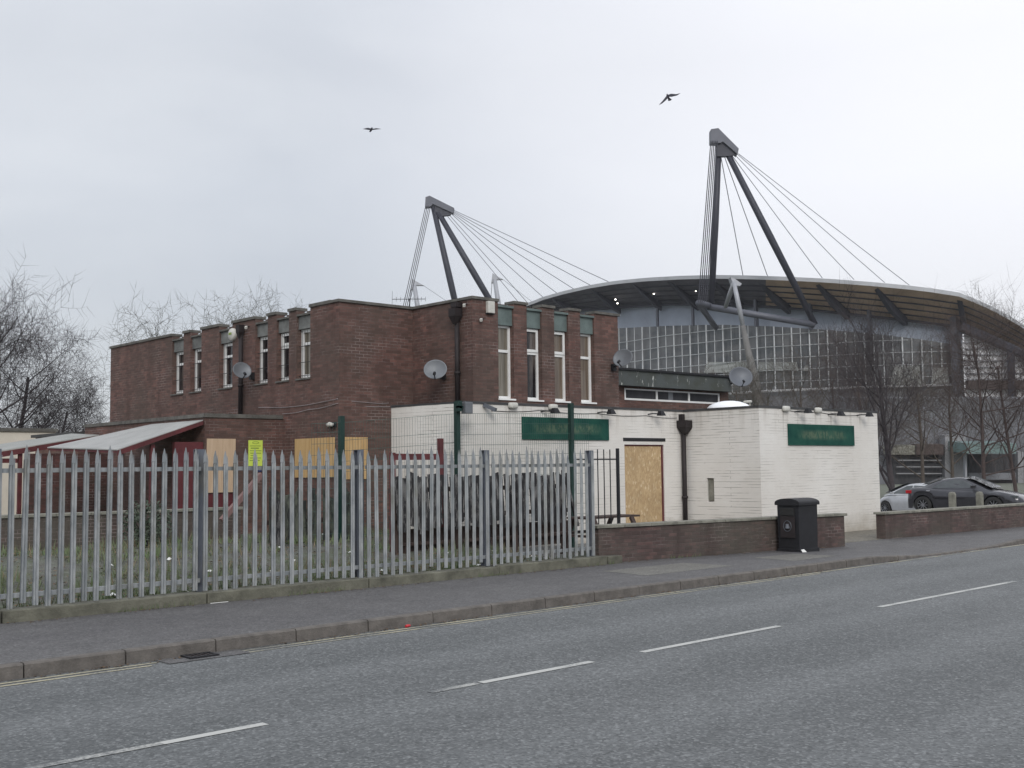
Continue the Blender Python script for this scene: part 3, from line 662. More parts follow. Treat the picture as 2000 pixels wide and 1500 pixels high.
# ------------------------------------------------------------- signs and fittings on the walls
def signb(x0,x1,c,z0,z1,label):
    cx=(x0+x1)/2;cz=(z0+z1)/2
    o=MB().box(x0,x1,c-.035,c-.003,z0,z1).build('sign_board','sign',loc=(cx,c-.02,cz),bevel=.004);tag(o,label,'sign')
signb(15.73,18.33,Y2,2.335,2.80,'wide faded green sign board left of the boarded door')
signb(22.04,24.86,YF,2.20,2.69,'faded green sign board on the right-hand cream wall')
nt=thing('safety_notice',(11.96,Y5-.01,2.12),'lime yellow printed notice on the dark brick beside the pale board','notice')
MB().box(11.80,12.13,Y5-.012,Y5-.002,1.86,2.395).build('plate','sticker',nt)
q=MB()
for i,(a,b) in enumerate(((.03,.28),(.05,.24),(.03,.30),(.04,.29),(.05,.2),(.03,.29),(.03,.26))):
    z=2.27-i*.05;q.box(11.80+a,11.80+b,Y5-.015,Y5-.0125,z,z+(.014 if i!=1 else .022))
q.tube([(11.965+.075*math.cos(t),Y5-.014,2.345+.022*math.sin(t)) for t in [k*.524 for k in range(13)]],.005,4)
q.build('printed_lines','ink',nt)
tag(MB().box(11.92,12.10,Y5-.03,Y5-.002,1.74,1.83).build('blue_plate','blue',loc=(12,Y5-.02,1.78)),'small dark blue plate just below the yellow notice','plate')
def bulkhead(x,y,z,label,nx=0):
    t=thing('bulkhead_light',(x,y,z),label,'wall light','white lights along the top of the cream walls')
    q=MB();pts=[];
    q.grid([[(x+s*.115*k,y-.02-.075*e+0*s,z+c*.062*k) for s,c in [(math.copysign(abs(math.cos(t))**.5,math.cos(t)),math.copysign(abs(math.sin(t))**.5,math.sin(t))) for t in [2*math.pi*j/16 for j in range(16)]]] for k,e in ((1,0),(1,.5),(.93,.85),(.7,1.),(.01,1.05))],True)
    q.build('diffuser','lampw',t,smooth=True);MB().box(x-.07,x+.07,y-.02,y,z-.05,z+.05).build('back_plate','black',t)
bulkhead(15.46,Y2,3.02,'white bulkhead light under the first tall window, nearest the cream corner')
bulkhead(16.60,Y2,3.02,'white bulkhead light above the wide green sign beside the green fence post')
bulkhead(21.95,YF,3.03,'white bulkhead light at the left end of the right-hand wall top')
bulkhead(23.27,YF,3.03,'white bulkhead light between two black spotlights on the right-hand wall')
def spot(x,y,z,label):
    t=thing('spotlight',(x,y,z),label,'spotlight','black spotlights over the green signs')
    MB().tube([(x-.17,y-.0,z-.015),(x-.12,y-.10,z-.0),(x-.02,y-.20,z-.005)],.014,6).build('arm','black',t)
    q=MB();q.grid([[(x-.075,y-.32,z-.05),(x+.095,y-.32,z-.05),(x+.095,y-.18,z-.05),(x-.075,y-.18,z-.05)],[(x-.045,y-.28,z+.055),(x+.055,y-.28,z+.055),(x+.055,y-.20,z+.055),(x-.045,y-.20,z+.055)]],True)
    q.quad((x-.045,y-.28,z+.055),(x+.055,y-.28,z+.055),(x+.055,y-.20,z+.055),(x-.045,y-.20,z+.055));q.quad((x-.075,y-.32,z-.05),(x+.095,y-.32,z-.05),(x+.095,y-.18,z-.05),(x-.075,y-.18,z-.05))
    q.build('lamp_head','black',t)
for x,y,z,l in ((16.45,Y2,2.93,'black spotlight over the left end of the wide green sign'),(18.17,Y2,2.95,'black spotlight over the right end of the wide green sign'),(19.85,Y2,2.955,'black spotlight above the boarded door'),
    (22.52,YF,2.985,'black spotlight over the left end of the right-hand sign'),(23.92,YF,2.955,'black spotlight over the middle of the right-hand sign'),(25.22,YF,2.965,'black spotlight over the right end of the right-hand sign')): spot(x,y,z,l)
t=thing('security_camera',(14.74,Y2,2.96),'small grey camera on the cream wall left of the white lights','camera')
MB().tube([(14.70,Y2,3.02),(14.72,Y2-.12,2.98)],.02,6).build('bracket','black',t);MB().bar((14.70,Y2-.02,3.01),(14.80,Y2-.26,2.90),.075,.07).build('camera_body','dishd',t)
t=thing('floodlight',(20.1,YF+.0,3.1),'white floodlight on a short stalk above the cream roof edge','floodlight')
fx,fy=21.05,YF+.35
MB().tube([(fx+.06,fy,3.0),(fx+.06,fy,3.19)],.018,6).build('stalk','lampw',t);MB().bar((fx-.13,fy-.02,3.17),(fx+.10,fy+.02,3.19),.11,.055).build('lamp_head','lampw',t,bevel=.015)
t=thing('bulkhead_light',(X4,18.95,2.66),'small white bulkhead light on dark brick above the left yellow board','wall light')
MB().box(X4-.05,X4,18.88,19.10,2.61,2.71).build('back_plate','black',t);q=MB();q.tube([(X4-.08,18.9,2.66),(X4-.09,19.0,2.665),(X4-.08,19.09,2.66)],[.035,.05,.035],10);q.build('diffuser','lampw',t,smooth=True)
# alarm boxes
t=thing('alarm_box',(14.89,yb,4.98),'white rectangular alarm box near the top of the front brick corner','alarm box')
MB().box(14.81,14.985,yb-.09,yb-.002,4.86,5.10).build('cover','lampw',t,bevel=.01);MB().box(14.80,14.995,yb-.06,yb-.001,4.84,4.858).build('base','black',t)
t=thing('alarm_box',(X4,23.05,4.87),'white oval alarm box beside the third window of the side wall','alarm box')
q=MB();q.grid([[(X4-e,23.05+.145*k*math.cos(a),4.87+.135*k*math.sin(a)*(1.15 if math.sin(a)<0 else 1)) for a in [2*math.pi*j/18 for j in range(18)]] for k,e in ((1,.0),(1,.05),(.85,.08),(.3,.09),(.01,.09))],True);q.build('cover','lampw',t,smooth=True)
MB().box(X4-.1,X4-.091,22.99,23.11,4.85,4.90).build('printed_mark','ink',t)
for (x,y,z,l) in ((XB-.02,17.02,5.03,'small pale camera by the hopper on the brick corner'),(X4-.02,22.35,4.98,'small pale camera beside the side wall hopper'),(14.72,yb-.02,4.74,'tiny pale sensor below the white rectangular alarm box')):
    t=thing('security_sensor',(x,y,z),l,'sensor');MB().tube([(x+.02,y+.0,z),(x-.06,y-.03,z-.02)],.012,6).build('bracket','black',t);MB().bar((x-.05,y-.01,z-.02),(x-.10,y-.05,z-.05),.05).build('body','lampw',t)
# satellite dishes
def dish(c,facing,r,label,mat,wallp,tilt=.15):
    c=Vector(c);t=thing('satellite_dish',c,label,'satellite dish','satellite dishes')
    n=Vector(facing).normalized();u=n.cross(Vector((0,0,1))).normalized();v=u.cross(n)
    q=MB();rr=[];K=26
    for k in (0.01,.35,.65,.9,1.0): rr.append([c+u*r*k*math.cos(a)+v*r*.9*k*math.sin(a)+n*(.12*r*k*k*2) for a in [2*math.pi*j/K for j in range(K)]])
    for k in (1.0,.65,.01): rr.append([c+u*r*k*math.cos(a)+v*r*.9*k*math.sin(a)+n*(.12*r*k*k*2-.012) for a in [2*math.pi*j/K for j in range(K)]])
    q.grid(rr,True).build('reflector',mat,t,smooth=True)
    tip=c+n*r*1.05-v*r*.80
    q=MB();q.tube([c-v*r*.88+n*.03,tip],.011,6);q.build('feed_arm','black',t)
    MB().tube([tip-n*.02,tip+ (c-tip).normalized()*.09],.030,8).build('receiver','black',t)
    wp=Vector(wallp);MB().tube([c-n*.02,(c*.4+wp*.6)+Vector((0,0,-.02)),wp],.02,6).build('bracket','black',t);MB().obox(wp,(.05,0,0),(0,.05,0),(0,0,.08)).build('wall_plate','black',t)
toC=lambda p:(Vector((0,0,1.75))-Vector(p)).normalized()
def dface(p,yaw,el=.35):
    d=toC(p);d.z=0;d.normalize();d.rotate(Matrix.Rotation(yaw,3,'Z'));return d+Vector((0,0,el))
dish((12.21,21.96,3.93),dface((12.2,21.9,3.9),.35),.21,'grey satellite dish on the side wall pipe beside the narrow windows','dish',(X4-.04,22.15,3.85))
dish((14.06,17.53,3.72),dface((14,17.5,3.7),-.1),.235,'pale oval satellite dish on the recessed brick wall below the corner hopper','dish',(XB-.03,17.75,3.65))
dish((18.47,16.45,4.12),dface((18.4,16.5,4.1),-.45),.235,'grey satellite dish at the right end of the four-window brick front','dish',(18.55,yb-.02,3.95))
dish((24.05,17.4,4.02),dface((24,17.4,4),.25),.31,'large dark satellite dish at the right end of the peeling fascia','dishd',(24.0,yc-.05,3.85))
# roof aerial
t=thing('tv_aerial',(16.1,20.6,4.9),'thin multi-element television aerial on the brick roof','aerial')
A=at(800,600,27);T=at(800,583,27);MB().tube([A-Vector((0,0,.5)),T],.012,5).build('mast','black',t)
l=at(766,584.5,27);r_=at(831,584,27);MB().tube([l,r_],.008,5).build('boom','black',t)
q=MB()
for k in range(9):
    c=l.lerp(r_,k/8);e=.06 if k else .2;q.tube([c-Vector((.02,.02,e)),c+Vector((.02,.02,e))],.005,4)
q.build('elements','black',t)
# cables
def cable(pts,label,mat='cable',r=.007):
    P=[]
    for i in range(len(pts)-1):
        a,b=Vector(pts[i]),Vector(pts[i+1])
        for k in range(8): 
            f=k/8;p=a.lerp(b,f);p.z-=math.sin(f*math.pi)*.02*(b-a).length;P.append(p)
    P.append(Vector(pts[-1]));tag(MB().tube(P,r,4).build('cable',mat,loc=pts[0]),label,'cable')
cable([(X4-.02,21.9,3.14),(X4-.02,18.83,3.17),(X4+.6,Y3-.02,3.12),(13.82,Y3-.02,3.12)],'upper thin pale cable sagging round the brick corner below the windows')
cable([(X4-.02,20.9,2.96),(X4-.03,19.9,3.0),(X4-.02,18.83,3.08),(XL2-.05,Y3-.02,3.05)],'lower pale cable on dark brick above the boards')
cable([(14.9,Y2-.01,2.90),(16.3,Y2-.01,2.95),(18.0,Y2-.01,2.92),(19.6,Y2-.01,2.91),(20.7,Y2-.01,2.88)],'thin dark cable joining the spotlights along the cream front','black',.006)
cable([(22.0,YF-.01,3.0),(23.3,YF-.01,2.99),(25.1,YF-.01,2.95)],'thin dark cable along the top of the right-hand cream wall','black',.006)
# ------------------------------------------------------------- green mesh fence
gf=thing('green_mesh_fence',(15,16.4,.15),'tall dark green welded mesh fence in front of the cream corner','fence')
pA,pB,pC=Vector((16.54,16.2)),Vector((13.75,16.5)),Vector((11.66,17.3))
pE=Vector((17.0,16.15))
for p_,zt in ((pA,3.07),(pB,3.02),(pC,2.74)): MB().box(p_.x-.045,p_.x+.045,p_.y-.045,p_.y+.045,.05,zt).build('post','greenp',gf)
MB().box(13.66,13.76,16.36,16.46,2.84,3.04).build('bracket','greenp',gf)
for a,b,za,zb in ((pE,pA,2.86,2.86),(pA,pB,2.86,2.80),(pB,pC,2.80,2.62),(pC,Vector((11.15,17.5)),2.62,2.6)):
    q=MB();Ln=(b-a).length;n=int(Ln/.052)
    for i in range(n+1):
        f=i/n;p_=a.lerp(b,f);z=za+(zb-za)*f;q.tube([(p_.x,p_.y,.35),(p_.x,p_.y,z)],.0026,3,False)
    z=.4
    while z<min(za,zb):
        s=(za+(zb-za)*0)-za;q.tube([(a.x,a.y-.006,z),(b.x,b.y-.006,z+(zb-za)*(z/za))],.004,3,False);z+=.205
    q.tube([(a.x,a.y,za),(b.x,b.y,zb)],.004,3,False)
    q.build('mesh_panel','wire',gf,recalc=False)
t=thing('post_lamp',(13.85,16.4,2.95),'grey box lamp on top of the green post at the cream corner','lamp')
MB().box(13.80,13.98,16.30,16.44,2.80,3.02).build('housing','dish',t,bevel=.01);MB().box(13.66,13.79,16.36,16.42,2.9,2.94).build('arm','greenp',t)
# black railings
rl=thing('black_railings',(15.1,13.9,.1),'short black iron railings just right of the palisade fence','railings')
for x in (14.86,15.023,15.187): MB().tube([(x,13.9,.1),(x,13.9,2.07)],.011,6).build('bar','black',rl)
MB().box(15.372,15.42,13.88,13.925,.1,2.09).build('post','black',rl);MB().box(14.3,15.372,13.893,13.907,1.88,1.905).build('rail','black',rl)
MB().box(14.3,15.372,13.893,13.907,.62,.645).build('rail','black',rl)
# picnic table
pt=thing('picnic_table',(15.8,14.5,.13),'dark weathered picnic table behind the low wall','table')
q=MB()
for i in range(4): q.box(15.0,16.5,14.35+i*.13,14.46+i*.13,.80,.835)
q.build('tabletop','dark_wood',pt)
for y in (14.05,15.05): MB().box(15.0,16.45,y,y+.2,.50,.54).build('bench_seat','dark_wood',pt)
for x in (15.2,16.25):
    MB().bar((x,14.35,.80),(x,14.0,.13),.09,.05).build('leg','dark_wood',pt);MB().bar((x,14.85,.80),(x,15.2,.13),.09,.05).build('leg','dark_wood',pt)
    MB().bar((x+.05,14.05,.47),(x+.05,15.25,.47),.09,.04).build('cross_rail','dark_wood',pt)
tag(MB().add([(15.0,14.2,.545),(15.3,14.15,.545),(15.32,14.24,.545),(15.02,14.25,.55),(15.02,14.2,.62),(15.28,14.16,.60),(15.3,14.23,.61),(15.04,14.24,.63)],[(0,1,2,3),(4,5,6,7),(0,1,5,4),(1,2,6,5),(2,3,7,6),(3,0,4,7)]).build('food_carton','litterw',loc=(15.1,14.2,.55)),'crushed white carton on the bench of the picnic table','carton')
# weathered timber screen
ws=thing('timber_screen',(13.8,15.6,.3),'weathered grey timber screen of ragged upright boards behind the palisade fence','screen')
q=MB();x=11.6
while x<15.75:
    wd=rnd.uniform(.075,.13);ln=rnd.uniform(-.03,.05);tl=rnd.uniform(.02,.10);z0=.72+rnd.uniform(-.10,.08);z1=1.64+rnd.uniform(-.05,.05);y=15.6+rnd.uniform(-.03,.03)
    q.prism([(x+tl,y,z0),(x+wd+tl,y,z0+rnd.uniform(-.03,.03)),(x+wd,y,z1),(x,y,z1+rnd.uniform(-.04,.03))],(0,.02,0));x+=wd+rnd.uniform(0,.02)
q.build('boards','grey_wood',ws)
MB().box(11.55,15.8,15.67,15.72,1.35,1.43).build('rail','dark_wood',ws);MB().box(11.55,15.95,15.67,15.72,.88,.96).build('rail','dark_wood',ws)
for x in (11.7,13.1,14.5,15.8): MB().box(x,x+.08,15.73,15.80,.1,1.5).build('post','dark_wood',ws)
MB().bar((15.75,15.62,1.62),(16.1,15.62,.6),.05,.05).build('brace','grey_wood',ws)
dk=thing('bench_seat_back',(13.8,16.0,.2),'low dark maroon planked bench behind the grey timber screen','bench')
MB().box(11.9,16.2,15.95,16.0,.25,.70).build('backrest','dark_wood',dk);MB().box(11.9,16.2,15.83,15.94,.42,.47).build('seat','dark_wood',dk)
for x in (12.,14.,16.): MB().box(x,x+.08,15.84,15.93,.1,.419).build('leg','dark_wood',dk)
rg=thing('red_timber_frame',(12.6,16.05,.2),'maroon painted timber post and rail standing by the cream side wall','frame')
MB().box(12.96,13.05,16.05,16.13,.1,2.31).build('post','redp',rg);MB().box(11.9,12.955,16.06,16.12,1.92,2.03).build('rail','redp',rg)
MB().box(11.88,11.96,16.05,16.13,.1,2.05).build('post','redp',rg)
M['plank']=wood('faded_red_plank',(.14,.075,.07),(.24,.15,.14))
M['stainw']=wood('green_stained_wood',(.018,.020,.018),(.10,.11,.085),(12,12,3),lo=.45,hi=.62)
hp=thing('timber_stack',(11.0,17.4,.4),'dark green-stained boards stacked upright against the wall left of the grey screen','timber')
q=MB();x=10.35
while x<12.0:
    wd=rnd.uniform(.10,.17);y=17.6+rnd.uniform(-.04,.04);q.prism([(x,y,.3),(x+wd,y,.3),(x+wd+.02,y+.05,rnd.uniform(1.2,1.5)),(x+.02,y+.05,rnd.uniform(1.2,1.5))],(0,.025,0));x+=wd+rnd.uniform(0,.05)
q.build('boards','stainw',hp);MB().box(10.35,12.05,17.72,17.77,.8,.88).build('rail','dark_wood',hp)
# leaning timber and plank
tag(MB().bar((9.05,16.9,.95),(9.78,16.9,1.70),.085,.08).build('leaning_timber','plank',loc=(9.4,16.9,1.3)),'thin diagonal maroon timber leaning behind the palisade','timber')
tag(MB().box(10.1,10.36,17.1,17.14,.35,1.25).build('leaning_plywood','grey_wood',loc=(10.2,17.1,.35)),'narrow weathered timber offcut standing upright below the yellow board','board')
# ------------------------------------------------------------- litter bin
bx0,bx1,by0,by1=18.33,18.97,12.02,12.50
lb=thing('litter_bin',((bx0+bx1)/2,(by0+by1)/2,.12),'black square litter bin with arched top in front of the low wall','litter bin')
q=MB();q.grid([[(bx0-o_,by0-o_,z),(bx1+o_,by0-o_,z),(bx1+o_,by1+o_,z),(bx0-o_,by1+o_,z)] for z,o_ in ((.10,.01),(.17,.01),(.175,-.012),(.99,-.004))],True);q.build('body','black',lb)
q=MB();ym=(by0+by1)/2;arc=[(ym+(by1-by0+.06)/2*math.cos(a),1.035+.085*math.sin(a)) for a in [math.pi*k/12 for k in range(13)]]
q.prism([(bx0-.03,by0-.03,.99)]+[(bx0-.03,y,z) for y,z in arc[::-1]]+[(bx0-.03,by1+.03,.99)],(.70,0,0));q.build('arched_lid','black',lb,smooth=False)
q=MB();q.box(bx0-.034,bx0-.006,by0+.09,by1-.09,.80,.94);q.build('opening','tyre',lb)
q=MB();q.box(bx0-.022,bx0-.013,by0+.08,by1-.08,.38,.79);q.build('front_panel','pipe',lb,bevel=.004)
q=MB();q.tube([(bx0-.028,ym+.085*math.cos(a),.60+.10*math.sin(a)) for a in [2*math.pi*k/16 for k in range(17)]],.006,5);q.tube([(bx0-.024,ym,.56),(bx0-.03,ym,.64)],[.05,.03],8);q.build('worn_emblem','dishd',lb)
tag(MB().add([(18.28,11.93,.125),(18.38,11.9,.125),(18.40,11.96,.13),(18.31,11.98,.17),(18.33,11.93,.18)],[(0,1,2),(0,1,4),(1,2,4),(2,3,4),(3,0,4)]).build('paper_litter','litterw',loc=(18.33,11.94,.12)),'scrap of white paper at the foot of the litter bin','litter')
# ------------------------------------------------------------- grass, shrub, litter in the plot
q=MB();rg_=random.Random(11)
for i in range(15000):
    x=rg_.uniform(2.5,14.0);y=13.32+rg_.random()**.9*6.1
    if mnoise.noise(Vector((x*.9,y*.9,3)))<-.02: continue
    z=gz(x,y)+.02;cn=mnoise.noise(Vector((x*1.7,y*1.7,9)));h=rg_.uniform(.04,.12)*(1.+max(0,cn)*3.2);a=rg_.uniform(0,6.28);w_=rg_.uniform(.006,.014);lx,ly=rg_.uniform(-.05,.05),rg_.uniform(-.05,.05)
    q.add([(x-w_*math.cos(a),y-w_*math.sin(a),z),(x+w_*math.cos(a),y+w_*math.sin(a),z),(x+lx,y+ly,z+h)],[(0,1,2)])
for i in range(900):
    x=rg_.uniform(2.5,14.3);y=13.27+abs(rg_.gauss(0,.05));z=.22;h=rg_.uniform(.03,.16)
    q.add([(x-.01,y,z),(x+.01,y,z),(x+rg_.uniform(-.06,.06),y+rg_.uniform(-.04,.05),z+h)],[(0,1,2)])
dg=MB()
for i in range(3200):
    x=rg_.uniform(2.5,14.0);y=13.32+rg_.random()**.9*6.1
    if mnoise.noise(Vector((x*1.1+5,y*1.1,13)))<.05: continue
    z=gz(x,y)+.02;h=rg_.uniform(.06,.26);a=rg_.uniform(0,6.28);w_=rg_.uniform(.005,.010);lx,ly=rg_.uniform(-.10,.10),rg_.uniform(-.10,.10)
    dg.add([(x-w_*math.cos(a),y-w_*math.sin(a),z),(x+w_*math.cos(a),y+w_*math.sin(a),z),(x+lx,y+ly,z+h)],[(0,1,2)])
M['straw']=plain('dead_grass_stalks',(.20,.165,.105),.9,0,.35,9)
tag(dg.build('dead_grass','straw',recalc=False),'tan dead grass stalks standing among the rough grass','grass',kind='stuff')
tag(q.build('rough_grass','grass',recalc=False),'thin rough grass and weeds behind the palisade fence','grass',kind='stuff')
# dead leaves and rubble bits
q=MB()
for i in range(3500):
    x=rg_.uniform(2.5,14.2);y=13.3+rg_.random()**1.5*6;z=gz(x,y)+.03+rg_.uniform(0,.03);s_=rg_.uniform(.012,.04);a=rg_.uniform(0,6.28);c_,d_=math.cos(a)*s_,math.sin(a)*s_
    q.add([(x-c_,y-d_,z),(x+d_,y-c_,z+rg_.uniform(0,.02)),(x+c_,y+d_,z),(x-d_,y+c_,z+rg_.uniform(0,.02))],[(0,1,2,3)])
M['leaf']=plain('dead_leaves',(.13,.085,.05),.9,0,.5,9)
tag(q.build('dead_leaves','leaf',recalc=False),'brown dead leaves and debris scattered over the grass plot','leaves',kind='stuff')
def shrub(cx,cy,cz,rx,rz,n,label,seed,mat='leafd'):
    t=thing('shrub',(cx,cy,cz),label,'shrub');rr=random.Random(seed);q=MB();s=MB()
    for k in range(9):
        a=rr.uniform(0,6.28);e=Vector((cx+rx*.8*math.cos(a),cy+rx*.8*math.sin(a),cz+rz*rr.uniform(.8,1.9)));s.tube([(cx,cy,cz),(Vector((cx,cy,cz))+e)/2+Vector((0,0,.05)),e],[.012,.008,.003],4)
    for i in range(n):
        a=rr.uniform(0,6.28);b=rr.uniform(-1,1);r=rr.uniform(.45,1.05);p=Vector((cx+rx*r*math.cos(a)*math.sqrt(1-b*b),cy+rx*r*math.sin(a)*math.sqrt(1-b*b),cz+rz*(1+b*r)))
        d=Vector((rr.uniform(-1,1),rr.uniform(-1,1),rr.uniform(-.5,1))).normalized()*rr.uniform(.02,.05);u=d.cross(Vector((rr.uniform(-1,1),rr.uniform(-1,1),.3))).normalized()*.018
        q.add([p-d,p+u,p+d,p-u],[(0,1,2,3)])
    s.build('stem','bark',t,recalc=False);q.build('foliage',mat,t,recalc=False)
shrub(8.55,18.6,.45,.42,.42,1100,'dark green straggly shrub in front of the low brick wall',5)
shrub(11.2,17.9,.4,.28,.35,500,'small greenish bramble against the dark wall below the yellow board',6)
lit=[(6.06,14.15,'w',.07),(9.3,13.5,'w',.08),(9.05,13.36,'w',.06),(11.1,13.45,'y',.06),(6.9,16.2,'w',.06),(11.5,18.1,'w',.05),(12.0,18.4,'w',.05),(12.8,17.2,'w',.06),(13.5,15.2,'w',.06),(13.7,14.4,'w',.07),(7.3,13.5,'w',.07),(5.2,15.8,'w',.04),(10.1,16.8,'w',.05),(8.4,17.3,'y',.06),(6.5,13.9,'w',.05),(12.1,14.0,'w',.05),(4.9,14.6,'w',.05),(6.2,15.1,'y',.06),(7.0,14.0,'w',.04),(7.9,16.4,'w',.05),(8.8,14.9,'w',.045),(9.6,15.6,'w',.05),(10.4,14.3,'w',.05),(10.9,15.9,'w',.06),(11.8,16.4,'w',.05),(12.5,15.3,'w',.04),(13.1,16.2,'w',.055),(13.9,16.6,'w',.05),(9.2,17.8,'w',.05),(8.0,15.3,'w',.045),(5.9,17.4,'w',.045)]
names={'w':('white','litterw'),'y':('tan','littery')}
def bay(x,y,z):
    v=Vector((x,y,z-H));px=1000+2200*v.dot(RT)/v.dot(FW)
    n=sum(px>q for q in (395,708,955,1160));d=0 if y<14.5 else 1 if y<16.7 else 2
    return px,n,d
cells={}
for i,(x,y,k,s_) in enumerate(lit): cells.setdefault((k,)+bay(x,y,gz(x,y))[1:],[]).append((bay(x,y,0)[0],i))
BN=('left of the first thick fence post','between the first and second thick posts','between the second and third thick posts','between the third and last thick posts','right of the last thick post')
DN=('close behind the fence','halfway back in the grass','far back near the building')
ON={1:('',),2:('left ','right '),3:('leftmost ','middle ','rightmost '),4:('leftmost ','second ','third ','rightmost ')}
for (k,n,d),L_ in cells.items():
    L_.sort()
    for j,(px_,i) in enumerate(L_):
        x,y,_,s_=lit[i];q=MB();z=gz(x,y)+.05;rr=random.Random(i)
        P=[Vector((x,y,z))+Vector((math.cos(a)*s_*rr.uniform(.6,1.2),math.sin(a)*s_*rr.uniform(.4,.9),rr.uniform(-.01,.03))) for a in [2*math.pi*t_/7 for t_ in range(7)]]
        q.add(P+[Vector((x,y,z+s_*rr.uniform(.4,.9)))],[(t_,(t_+1)%7,7) for t_ in range(7)]+[tuple(range(7))])
        o_=ON[min(4,len(L_))][min(j,3)] if len(L_)<5 else ''
        tag(q.build('litter_scrap',names[k][1],loc=(x,y,z)),'%s%s scrap %s, %s'%(o_,names[k][0],DN[d],BN[n]),'litter','litter scraps on the grass plot')
q=MB();rg3=random.Random(5)
for i in range(1500):
    x=rg3.uniform(-1,26);k_=rg3.random()
    if k_<.55: y=kY(x)-abs(rg3.gauss(0,.05))-.01;z=.006
    else: y=12.95-abs(rg3.gauss(0,.07));z=.126
    if k_>=.55 and x>14: y=13.16-(x-14.1)*.137-abs(rg3.gauss(0,.06))-.03
    if mnoise.noise(Vector((x*.8,y,2)))<-.05 or (x>20 and k_>=.55): continue
    s_=rg3.uniform(.006,.02);a=rg3.uniform(0,6.28);c_,d_=math.cos(a)*s_,math.sin(a)*s_
    q.add([(x-c_,y-d_,z),(x+d_,y-c_,z+.004),(x+c_,y+d_,z),(x-d_,y+c_,z+.008)],[(0,1,2,3)])
tag(q.build('gutter_grit','leaf',recalc=False),'grit and leaf scraps along the kerb and wall foot','grit',kind='stuff')
q=MB()
for i in range(900):
    x=rg3.uniform(1,20);y=(12.975 if x<14.3 else 13.14-(x-14.1)*.137)-rg3.uniform(0,.03)
    if mnoise.noise(Vector((x*.9,3,7)))<.08: continue
    h=rg3.uniform(.02,.09);q.add([(x-.006,y,.122),(x+.006,y,.122),(x+rg3.uniform(-.03,.03),y-rg3.uniform(0,.03),.122+h)],[(0,1,2)])
tag(q.build('pavement_weeds','grass',recalc=False),'small weeds growing along the plinth and low wall foot','weeds',kind='stuff')
q=MB();q.tube([(7.67,10.12,.018),(7.70,10.125,.02),(7.735,10.13,.02)],[.014,.017,.012],8);tag(q.build('drinks_can','litterr',loc=(7.7,10.16,.02)),'small crushed red and white can in the gutter by the kerb','can')
tag(MB().box(6.78,7.02,13.05-.13,13.06-.13,.124,.13).build('paper_strip','litterw',loc=(6.9,12.92,.12)),'thin white strip lying on the pavement below the plinth','litter')
# ------------------------------------------------------------- trees
def tree(name,base,h,label,mat,seed,spread=.6,trunk=.16,first=.25,lean=(0,0),levels=4,twig=.010,n1=7,group=None,up=.45,cat='tree',nch=(5,6,5),tr=None):
    rr=random.Random(seed);t=thing(name,base,label,cat,group);T=MB();C=MB();base=Vector(base)
    def grow(p,d,ln,r,lv):
        n=5 if lv<3 else 3;pts=[p.copy()];rad=[r];q=p.copy();dd=d.copy()
        for i in range(n):
            j=Vector((rr.uniform(-1,1),rr.uniform(-1,1),rr.uniform(-.6,1)))*(.15 if lv==1 else .11 if lv else .07)
            dd=(dd+j+Vector((0,0,up*.10 if lv else .0))).normalized();q=q+dd*ln/n;pts.append(q.copy());rad.append(r*(1-(i+1)/n*(.62 if lv<3 else .75)))
        (T if lv<=1 else C).tube(pts,rad,6 if lv==0 else 5 if lv==1 else 3,False)
        if lv>=levels:return
        k=n1 if lv==0 else nch[min(lv-1,len(nch)-1)]
        for c in range(k):
            f=(first+(1-first)*(c+.5)/k) if lv==0 else .2+.8*(c+rr.random())/k
            f=min(f,.999);i=int(f*n);u=f*n-i;pp=pts[i].lerp(pts[i+1],u);ax=(pts[i+1]-pts[i]).normalized()
            a=rr.uniform(0,6.28)+c*2.4;s_=ax.cross(Vector((math.cos(a),math.sin(a),.2))).normalized()
            ang=rr.uniform(.45,.85)*spread/.6
            nd=(ax*math.cos(ang)+s_*math.sin(ang)).normalized()
            cl_=ln*(rr.uniform(.5,.72) if lv else rr.uniform(.42,.62)*(1.15-f*.5))
            cr=max(twig*(.8 if lv>=3 else .9 if lv>=2 else 1),rad[i]*(.42 if lv<2 else .5))
            grow(pp,nd,cl_,cr,lv+1)
    d0=Vector((lean[0],lean[1],1)).normalized();grow(base-Vector((0,0,.2)),d0,h*.78,trunk,0)
    T.build('trunk',mat,t,recalc=False,smooth=True);C.build('crown',mat,t,recalc=False)
    return t
def gb(px,D,z=None):
    p=at(px,900,D);p.z=gz(p.x,p.y) if z is None else z;return p
rt=RT.copy();rt.z=0;rt.normalize()
tree('bare_tree',gb(-70,46),8.8,'tall dark bare tree at the left edge of the photo','bark',21,.85,.17,.22,lean=(rt.x*.16,rt.y*.16),n1=11,levels=4,twig=.0085,nch=(8,7,6),group='bare trees at the left')
tree('bare_tree',gb(20,50),8.2,'bare spreading tree behind the cream building','bark',8,.95,.15,.15,lean=(rt.x*.10,rt.y*.10),n1=11,levels=4,twig=.0085,nch=(8,7,6),group='bare trees at the left')
tree('bare_tree',gb(85,54),6.8,'low wide bare tree between the cream building and the brick corner','bark',33,1.05,.11,.12,lean=(rt.x*.22,rt.y*.22),n1=11,levels=4,twig=.0085,nch=(8,7,6),group='bare trees at the left')
for px_,D_,h_,l_,sd in ((330,46,7.9,'sparse bare tree top over the parapet, the left one of three',41),(415,47,8.6,'sparse bare tree top over the parapet, the middle one of three',42),(500,45,8.6,'sparse bare tree top over the parapet, the right one of three',47)):
    tree('bare_tree',gb(px_,D_),h_,l_,'barkg',sd,.95,.11,.45,n1=10,levels=4,twig=.0075,nch=(7,6,4),group='bare trees behind the brick block')
